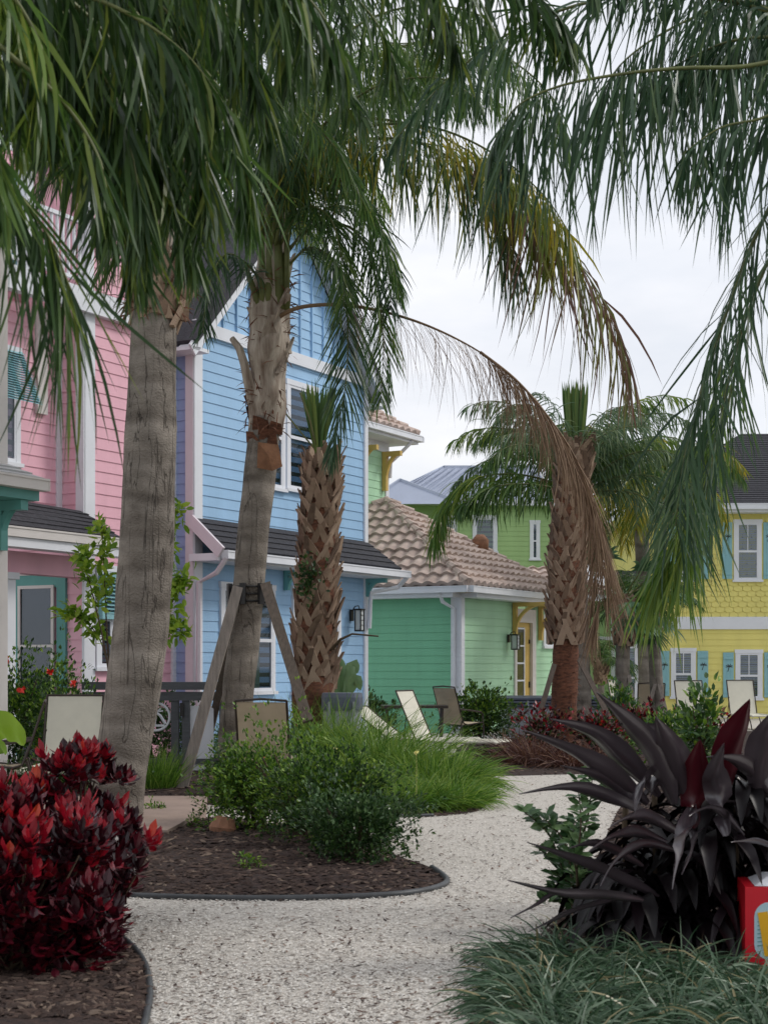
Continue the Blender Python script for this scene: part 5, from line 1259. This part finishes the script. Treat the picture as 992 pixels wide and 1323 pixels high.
for l in ([(441, 850), (440, 870), (443, 905)], [(462, 870), (455, 860), (445, 905)], [(422, 868), (428, 858), (437, 905)], [(434, 843), (432, 865), (440, 905)], [(466, 892), (458, 878), (447, 905)]):
    mb = MB(); q = [W(a, c, 25.4+rng.uniform(-.15, .15)) for a, c in reversed(l)]; mb.tube([b+V(0, 0, .05), q[0]], .014, 5); broad(mb, [q[0], q[1], q[2]], .22, .2, V(.2, 1, .2), wob=.1); mb.build('leaf', M['banana'], t, smooth=True)
# big leaf at left edge
t = thing('elephant_ear', GD(-12, 12), 'single bright green ribbed leaf plant at the left edge above the croton', 'plant')
mb = MB(); mb.tube([GD(-12, 12), W(-14, 1000, 12), W(-10, 955, 12)], .012, 6); broad(mb, [W(-28, 958, 12), W(-5, 940, 11.9), W(18, 945, 11.85), W(32, 962, 11.8)], .26, .1, V(.3, 1, .6), prof=(.5, .9, 1, 1, .7, .1), sides=6, wob=.12)
broad(mb, [W(-12, 975, 11.9), W(-2, 965, 11.8), W(10, 972, 11.7)], .16, .1, V(0, 1, .4), wob=.1)
mb.build('leaf', M['sapleaf'], t, smooth=True)
# sapling around the leaning trunk
t = thing('sapling', GD(150, 16.2), 'young tree with yellow green leaves on both sides of the leaning palm trunk', 'tree'); b = GD(150, 16.2)
br = [[(150, 960), (140, 860), (120, 812), (85, 790)], [(150, 960), (140, 840), (135, 740), (132, 680)], [(155, 960), (190, 850), (222, 780), (240, 745)], [(155, 960), (195, 820), (215, 720), (228, 655)], [(150, 960), (138, 850), (118, 760), (105, 715)], [(155, 960), (190, 850), (212, 812), (235, 815)]]
mb = MB(); lf = MB()
for l in br:
    q = [b]+[W(x, y, 16.2+rng.uniform(-.1, .1)) for x, y in l]; C_ = crom(q, 6); mb.tube(C_, [.016*(1-.8*i/(len(C_)-1)) for i in range(len(C_))], 5)
    for i, p in enumerate(C_):
        if i < len(C_)*.62: continue
        for _ in range(14):
            pp = p+rv(.05); d = rv(1)+V(0, 0, .3); leaf(lf, pp, d, rv(.5)+V(0, 0, 1), rng.uniform(.09, .15), .055)
mb.build('branches', M['stem'], t); lf.build('foliage', M['sapleaf'], t)

# red croton, foreground left
def croton(base, rx, ry, h, n, label):
    t = thing('croton', base, label, 'shrub', 'red crotons at lower left'); dk = MB(); rd = MB(); st = MB(); lobes = []
    for q in range(9):
        a = q*2.4+rng.random(); k_ = .25+.75*rng.random()
        lobes.append((V(math.cos(a)*rx*k_*1.1, math.sin(a)*ry*k_, h*rng.uniform(.25, .8)), rng.uniform(.1, .19)))
    lobes.append((V(.02, 0, h*.86), .15))
    for i in range(n):
        v = rv().normalized(); v.z = abs(v.z)*1.0 if rng.random() < .75 else v.z; rad = rng.uniform(.4, 1)
        lc, lr = lobes[i % len(lobes)]
        p = base+lc+V(v.x*lr*rad, v.y*lr*rad, v.z*lr*1.15*rad)
        if p.z < .04: continue
        if i % 7 == 0: st.tube([base+V(v.x*.1, v.y*.1, 0), p-V(0, 0, .05)], [.008, .005], 4)
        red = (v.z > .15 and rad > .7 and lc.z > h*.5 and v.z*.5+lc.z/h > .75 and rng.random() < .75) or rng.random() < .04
        ax_ = (v*.5+V(0, 0, 1)).normalized(); k = 9
        for q in range(k):
            a = q*2.4; sd_ = ax_.cross(V(math.cos(a), math.sin(a), .1)).normalized(); o_ = .3+.9*(q/k)
            # inner leaves upright and brighter, outer ones spread
            d = ax_*(1.1-o_*.7)+sd_*o_
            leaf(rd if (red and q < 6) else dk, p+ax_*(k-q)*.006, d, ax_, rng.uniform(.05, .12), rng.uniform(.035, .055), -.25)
    for i in range(int(n*.8)):
        a = rng.uniform(0, 6.28); q_ = .55+.5*rng.random(); z_ = rng.uniform(.05, h*.5); p = base+V(math.cos(a)*rx*q_, math.sin(a)*ry*q_, z_)
        for q in range(7):
            leaf(dk, p+rv(.015), V(math.cos(a), math.sin(a), .5)+rv(.7), V(0, 0, 1), rng.uniform(.07, .11), .045, -.2)
    st.build('stems', M['stem'], t); dk.build('dark_leaves', M['croton'], t); rd.build('red_leaves', M['croton_red'], t)
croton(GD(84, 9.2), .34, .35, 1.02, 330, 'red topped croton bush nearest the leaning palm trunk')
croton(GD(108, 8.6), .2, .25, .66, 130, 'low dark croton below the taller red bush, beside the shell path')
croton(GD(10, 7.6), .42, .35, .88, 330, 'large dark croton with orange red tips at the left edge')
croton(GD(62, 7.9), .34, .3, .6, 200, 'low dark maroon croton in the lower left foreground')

# cordyline, foreground right
t = thing('cordyline', GD(860, 8.4), 'large dark purple cordyline with long glossy arching leaves at the right', 'plant')
D8 = 8.2
L_ = [([(835, 1040), (790, 1008), (740, 975), (678, 944)], .13), ([(850, 1030), (805, 985), (765, 950), (711, 929)], .13), ([(870, 1040), (850, 985), (815, 940), (770, 894)], .13),
      ([(840, 1060), (808, 1033), (770, 1005), (723, 989)], .10), ([(850, 1060), (800, 1040), (740, 1020), (670, 1026)], .09), ([(885, 1030), (878, 995), (862, 960), (846, 926)], .14),
      ([(935, 1030), (940, 985), (955, 940), (968, 903)], .155), ([(898, 1070), (898, 1030), (900, 990), (904, 955)], .14), ([(1010, 1050), (985, 1015), (950, 985), (912, 978)], .10),
      ([(850, 1160), (800, 1140), (745, 1115), (680, 1088)], .10), ([(830, 1165), (790, 1162), (730, 1158), (655, 1137)], .08), ([(740, 1150), (715, 1158), (690, 1172), (659, 1186)], .05),
      ([(810, 1160), (780, 1168), (735, 1182), (682, 1204)], .07), ([(895, 1040), (888, 1075), (878, 1110), (868, 1149)], .10), ([(905, 1040), (905, 1070), (895, 1100), (880, 1130)], .08),
      ([(960, 1080), (930, 1052), (910, 1046), (890, 1054)], .06), ([(880, 1080), (840, 1062), (815, 1058), (788, 1068)], .09), ([(1010, 1085), (985, 1055), (960, 1040), (927, 1035)], .07),
      ([(1010, 1100), (985, 1092), (965, 1088), (944, 1088)], .05), ([(870, 1020), (845, 1000), (828, 1020), (819, 1052)], .07), ([(900, 1060), (880, 1015), (855, 1005), (840, 1030)], .13),
      ([(980, 1040), (982, 990), (990, 950), (1004, 915)], .15), ([(860, 1090), (820, 1080), (790, 1085), (760, 1100)], .09), ([(870, 1100), (835, 1095), (800, 1110), (775, 1145)], .08),
      ([(940, 1080), (930, 1030), (925, 1000), (935, 960)], .13), ([(830, 1120), (790, 1100), (760, 1092), (735, 1096)], .07), ([(880, 1000), (860, 960), (830, 945), (800, 935)], .10)]
reds = {6, 7}
for i, (l, w_) in enumerate(L_):
    mb = MB(); q = [W(x, y, D8+(-.25 if y > 1040 else 0)+.15*math.sin(i*2.3)-.12*j_) for j_, (x, y) in enumerate(l)]
    broad(mb, q, w_*1.14, .34, V(.15*math.sin(i), .75 if i % 3 else .5, .8), prof=(.3, .6, .92, 1, .9, .62, .3, .01), wob=.1, sides=12, pleat=.0022); mb.build('leaf', M['ti_red' if i in reds else 'ti'], t, smooth=True)
for px in (800, 850, 900, 950, 1000):
    mb = MB(); b = GD(px, 8.5+rng.uniform(-.2, .3)); mb.tube([b, b+V(rng.uniform(-.05, .05), 0, .9)], [.02, .016], 6); mb.build('cane', M['stem'], t)
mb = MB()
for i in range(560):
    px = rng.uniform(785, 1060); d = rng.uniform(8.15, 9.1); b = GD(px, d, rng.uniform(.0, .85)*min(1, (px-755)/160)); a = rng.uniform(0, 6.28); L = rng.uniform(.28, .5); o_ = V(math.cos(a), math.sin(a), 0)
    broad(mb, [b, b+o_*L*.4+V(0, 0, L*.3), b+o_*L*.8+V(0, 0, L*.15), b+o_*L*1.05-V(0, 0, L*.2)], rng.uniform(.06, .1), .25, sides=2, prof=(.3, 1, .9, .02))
mb.build('inner_leaves', M['ti_shade'], t, smooth=True)
# clusia-like sprig left of cordyline
t = thing('round_leaved_shrub', GD(735, 9.0), 'green round leaved shrub poking out left of the dark cordyline', 'shrub'); b = GD(750, 9.0)
mb = MB(); lf = MB()
for l in ([(735, 1150), (710, 1080), (678, 1050)], [(740, 1150), (730, 1090), (705, 1060)], [(740, 1170), (725, 1120), (700, 1100)], [(745, 1130), (750, 1060), (745, 1010)], [(745, 1120), (760, 1050), (765, 1000)], [(740, 1170), (722, 1150), (708, 1165)], [(750, 1160), (740, 1100), (742, 1060)], [(750, 1180), (735, 1150), (720, 1130)]):
    q = crom([b]+[W(x, y, 8.9+rng.uniform(-.2, .2)) for x, y in l], 6); mb.tube(q, [.009*(1-.7*i/(len(q)-1)) for i in range(len(q))], 5)
    for i, p in enumerate(q):
        if i < 6: continue
        for s in (-1, 1, -1, 1): leaf(lf, p+rv(.012), V(s*rng.uniform(.5, 1), rng.uniform(-.6, .6), .5)+rv(.3), V(0, -.4, 1)+rv(.3), rng.uniform(.07, .1), .052)
mb.build('branches', M['stem'], t); lf.build('foliage', M['clusia'], t)
# mondo grass edging, foreground right
for i, (px, d) in enumerate([(700, 6.8), (720, 6.9), (800, 7.1), (880, 7.2), (960, 7.2), (720, 6.35), (780, 6.4), (870, 6.5), (960, 6.6), (1010, 6.9), (745, 7.6), (690, 7.4), (1000, 6.2), (740, 6.0), (700, 8.0), (740, 8.1), (790, 7.7), (860, 7.6), (930, 7.4), (720, 7.2)]):
    clump('mondo_grass', GD(px, d), .24, 460, .35, .0105, 'liriope', ('dark green mondo grass clump in the lower right foreground row' if i else 'leftmost mondo grass clump beside the shell path'), 'grass clump', grav=.42, spread=.9, rx=.24, group='mondo grass clumps')
print('objects', len(bpy.data.objects), 'faces', sum(len(m.polygons) for m in bpy.data.meshes))
